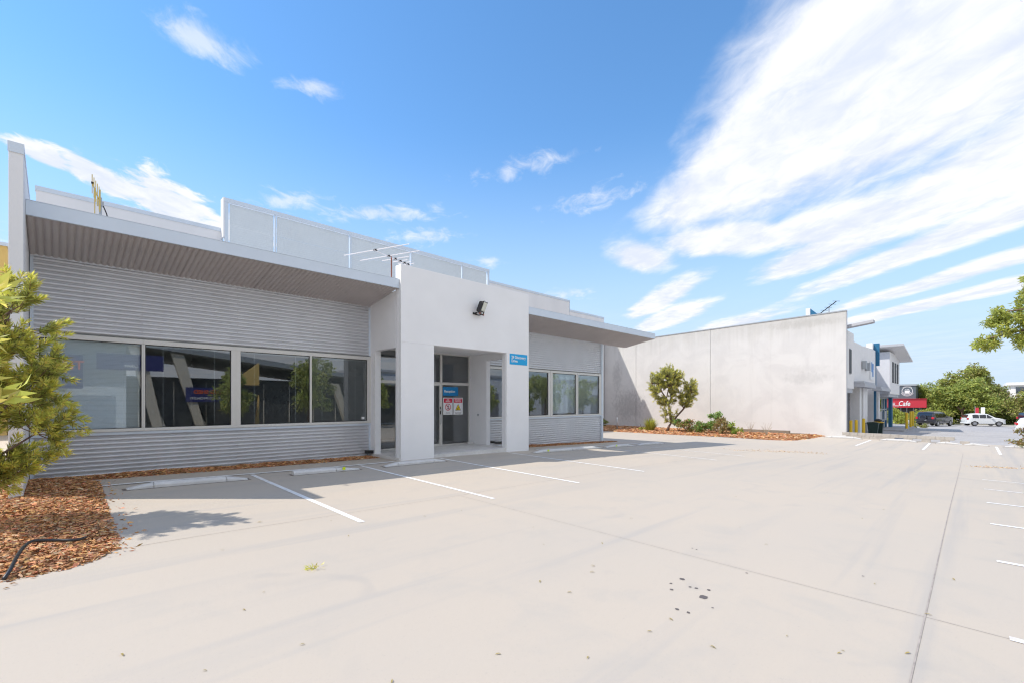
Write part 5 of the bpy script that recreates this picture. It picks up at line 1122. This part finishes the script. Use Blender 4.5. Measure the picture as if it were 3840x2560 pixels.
for (x, y, s_, lb) in ((31, -17, 1.3, 'left tree before the long warehouse, mirrored in the right hand windows'), (38, -19, 1.6, 'second tree before the long warehouse'), (45, -18, 1.4, 'third tree before the long warehouse'), (52, -20, 1.7, 'fourth tree before the long warehouse'), (60, -19, 1.5, 'right tree before the long warehouse')):
    tree(lb, (x, y, -1), [[(x, y, -1.2), (x, y, 1.0*s_), (x+.1, y, 2.2*s_)]], [(x, y, 2.3*s_, 1.9*s_, 1.6*s_, 1.4*s_), (x+.6, y, 1.2*s_, 1.6*s_, 1.4*s_, 1.1*s_)], 2600, .42, .18, L_TREE, 'trees before the long warehouse', L_TREE2)
# ------------------------------------------------------------------ small things on the ground
hp = [(-.30, 5.95), (-.261, 6.064), (-.208, 6.48), (-.14, 6.75), (.016, 6.79), (.18, 6.72), (.268, 6.90)]; zz = [.03, .06, .10, .10, .07, .05, .03]
pts = []
for i in range(len(hp)-1):
    for k in range(5):
        q = k/5; p0, p1, p2, p3 = (Vector((*hp[max(0, min(len(hp)-1, j))], 0)) for j in (i-1, i, i+1, i+2))
        c = .5*((2*p1)+(-p0+p2)*q+(2*p0-5*p1+4*p2-p3)*q*q+(-p0+3*p1-3*p2+p3)*q**3); h_ = zz[i]+(zz[i+1]-zz[i])*q; pts.append((c.x, c.y, hzL(c.x, c.y)+h_))
MB().tube(pts, .016, 8).build('irrigation_pipe', HOSE, None, 'black irrigation pipe curving out of the left mulch bed', 'pipe', smooth=True, origin=(0, 6.5, .03))
LV = [(1.921,6.586),(1.282,5.643),(1.261,4.22),(1.181,3.163),(.312,3.803),(2.074,2.204),(4.079,3.558),(4.662,3.134),(3.937,2.758),(3.224,2.508),(3.244,1.272),(3.885,.633),(3.825,.643),(3.419,1.663),(3.788,2.664),(5.122,.255),(3.823,.96),(3.115,1.68),(5.626,.661),(4.544,4.141),(3.754,5.518),(5.995,3.525),(6.755,2.274),(11.02,2.055),(9.887,1.046),(8.95,3.09),(1.045,3.97),(1.409,2.405),(.647,3.257),(2.485,1.782),(4.189,.313),(8.793,1.191),(6.168,1.775),(6.382,.129),(3.211,2.844),(2.652,6.099),(2.517,5.3),(4.376,5.456)]
lm = MB(); 
lm.add([(-.035, 0, .0), (-.012, .009, .008), (-.012, -.009, .008), (.014, .008, .010), (.014, -.008, .010), (.035, 0, .002)], [(0,2,1), (1,2,4,3), (3,4,5)])
l0 = lm.build('fallen_leaf', OLEAF, None, 'small dry fallen leaf lying on the pale concrete', 'leaf', 'fallen leaves on the concrete'); l0.location = (LV[0][0], LV[0][1], gz(*LV[0])+.003)
for (x, y) in LV[1:]:
    o = copy_tree(l0); s_ = rnd.uniform(.35, .8); o.location = (x, y, gz(x, y)+.003); o.rotation_euler = (rnd.uniform(-.15, .15), rnd.uniform(-.15, .15), rnd.uniform(0, 6.28)); o.scale = (s_, s_, s_*1.2)
tb = Vector((1.768, 4.476, gz(1.768, 4.476)+.004)); it = []
for k in range(26): it.append((tb+Vector((rnd.gauss(0, .035), rnd.gauss(0, .03), rnd.uniform(0, .012))), Vector((rnd.gauss(0, 1), rnd.gauss(0, 1), rnd.uniform(0, .6))), .06, .012))
o = leaves_build('leaf_litter', it, L_YOUNG, None); o.location = (0, 0, 0); tag(o, 'small clump of green and white litter on the open concrete', 'litter')
def debris(label, pts_, n, m, sx):
    V = []
    for k in range(n):
        q = rnd.random()*(len(pts_)-1.001); i = int(q); f = q-i; x = pts_[i][0]+(pts_[i+1][0]-pts_[i][0])*f+rnd.gauss(0, sx); y = pts_[i][1]+(pts_[i+1][1]-pts_[i][1])*f+rnd.gauss(0, sx*1.2)
        V.append(((x, y, gz(x, y)+.006), Vector((rnd.gauss(0, 1), rnd.gauss(0, 1), .15)), rnd.uniform(.03, .09), .02))
    o = leaves_build('leaf_debris', V, m, None, 'stuff'); tag(o, label)
debris('washed leaf debris along the drain low point of the car park', [(20.1, 6.94), (21.5, 5.7), (22.5, 4.35)], 230, CHIPL, .22)
debris('washed leaf debris by the right hand bays', [(21.8, -.04), (22.3, -.6), (22.9, -1.4)], 160, CHIPL, .12)
debris('bark chips strayed on to the concrete beside the mulch', [(.75, 11.2), (.68, 9.5), (.66, 7.5), (.55, 6.2), (-.3, 5.72)], 70, CHIP, .05)
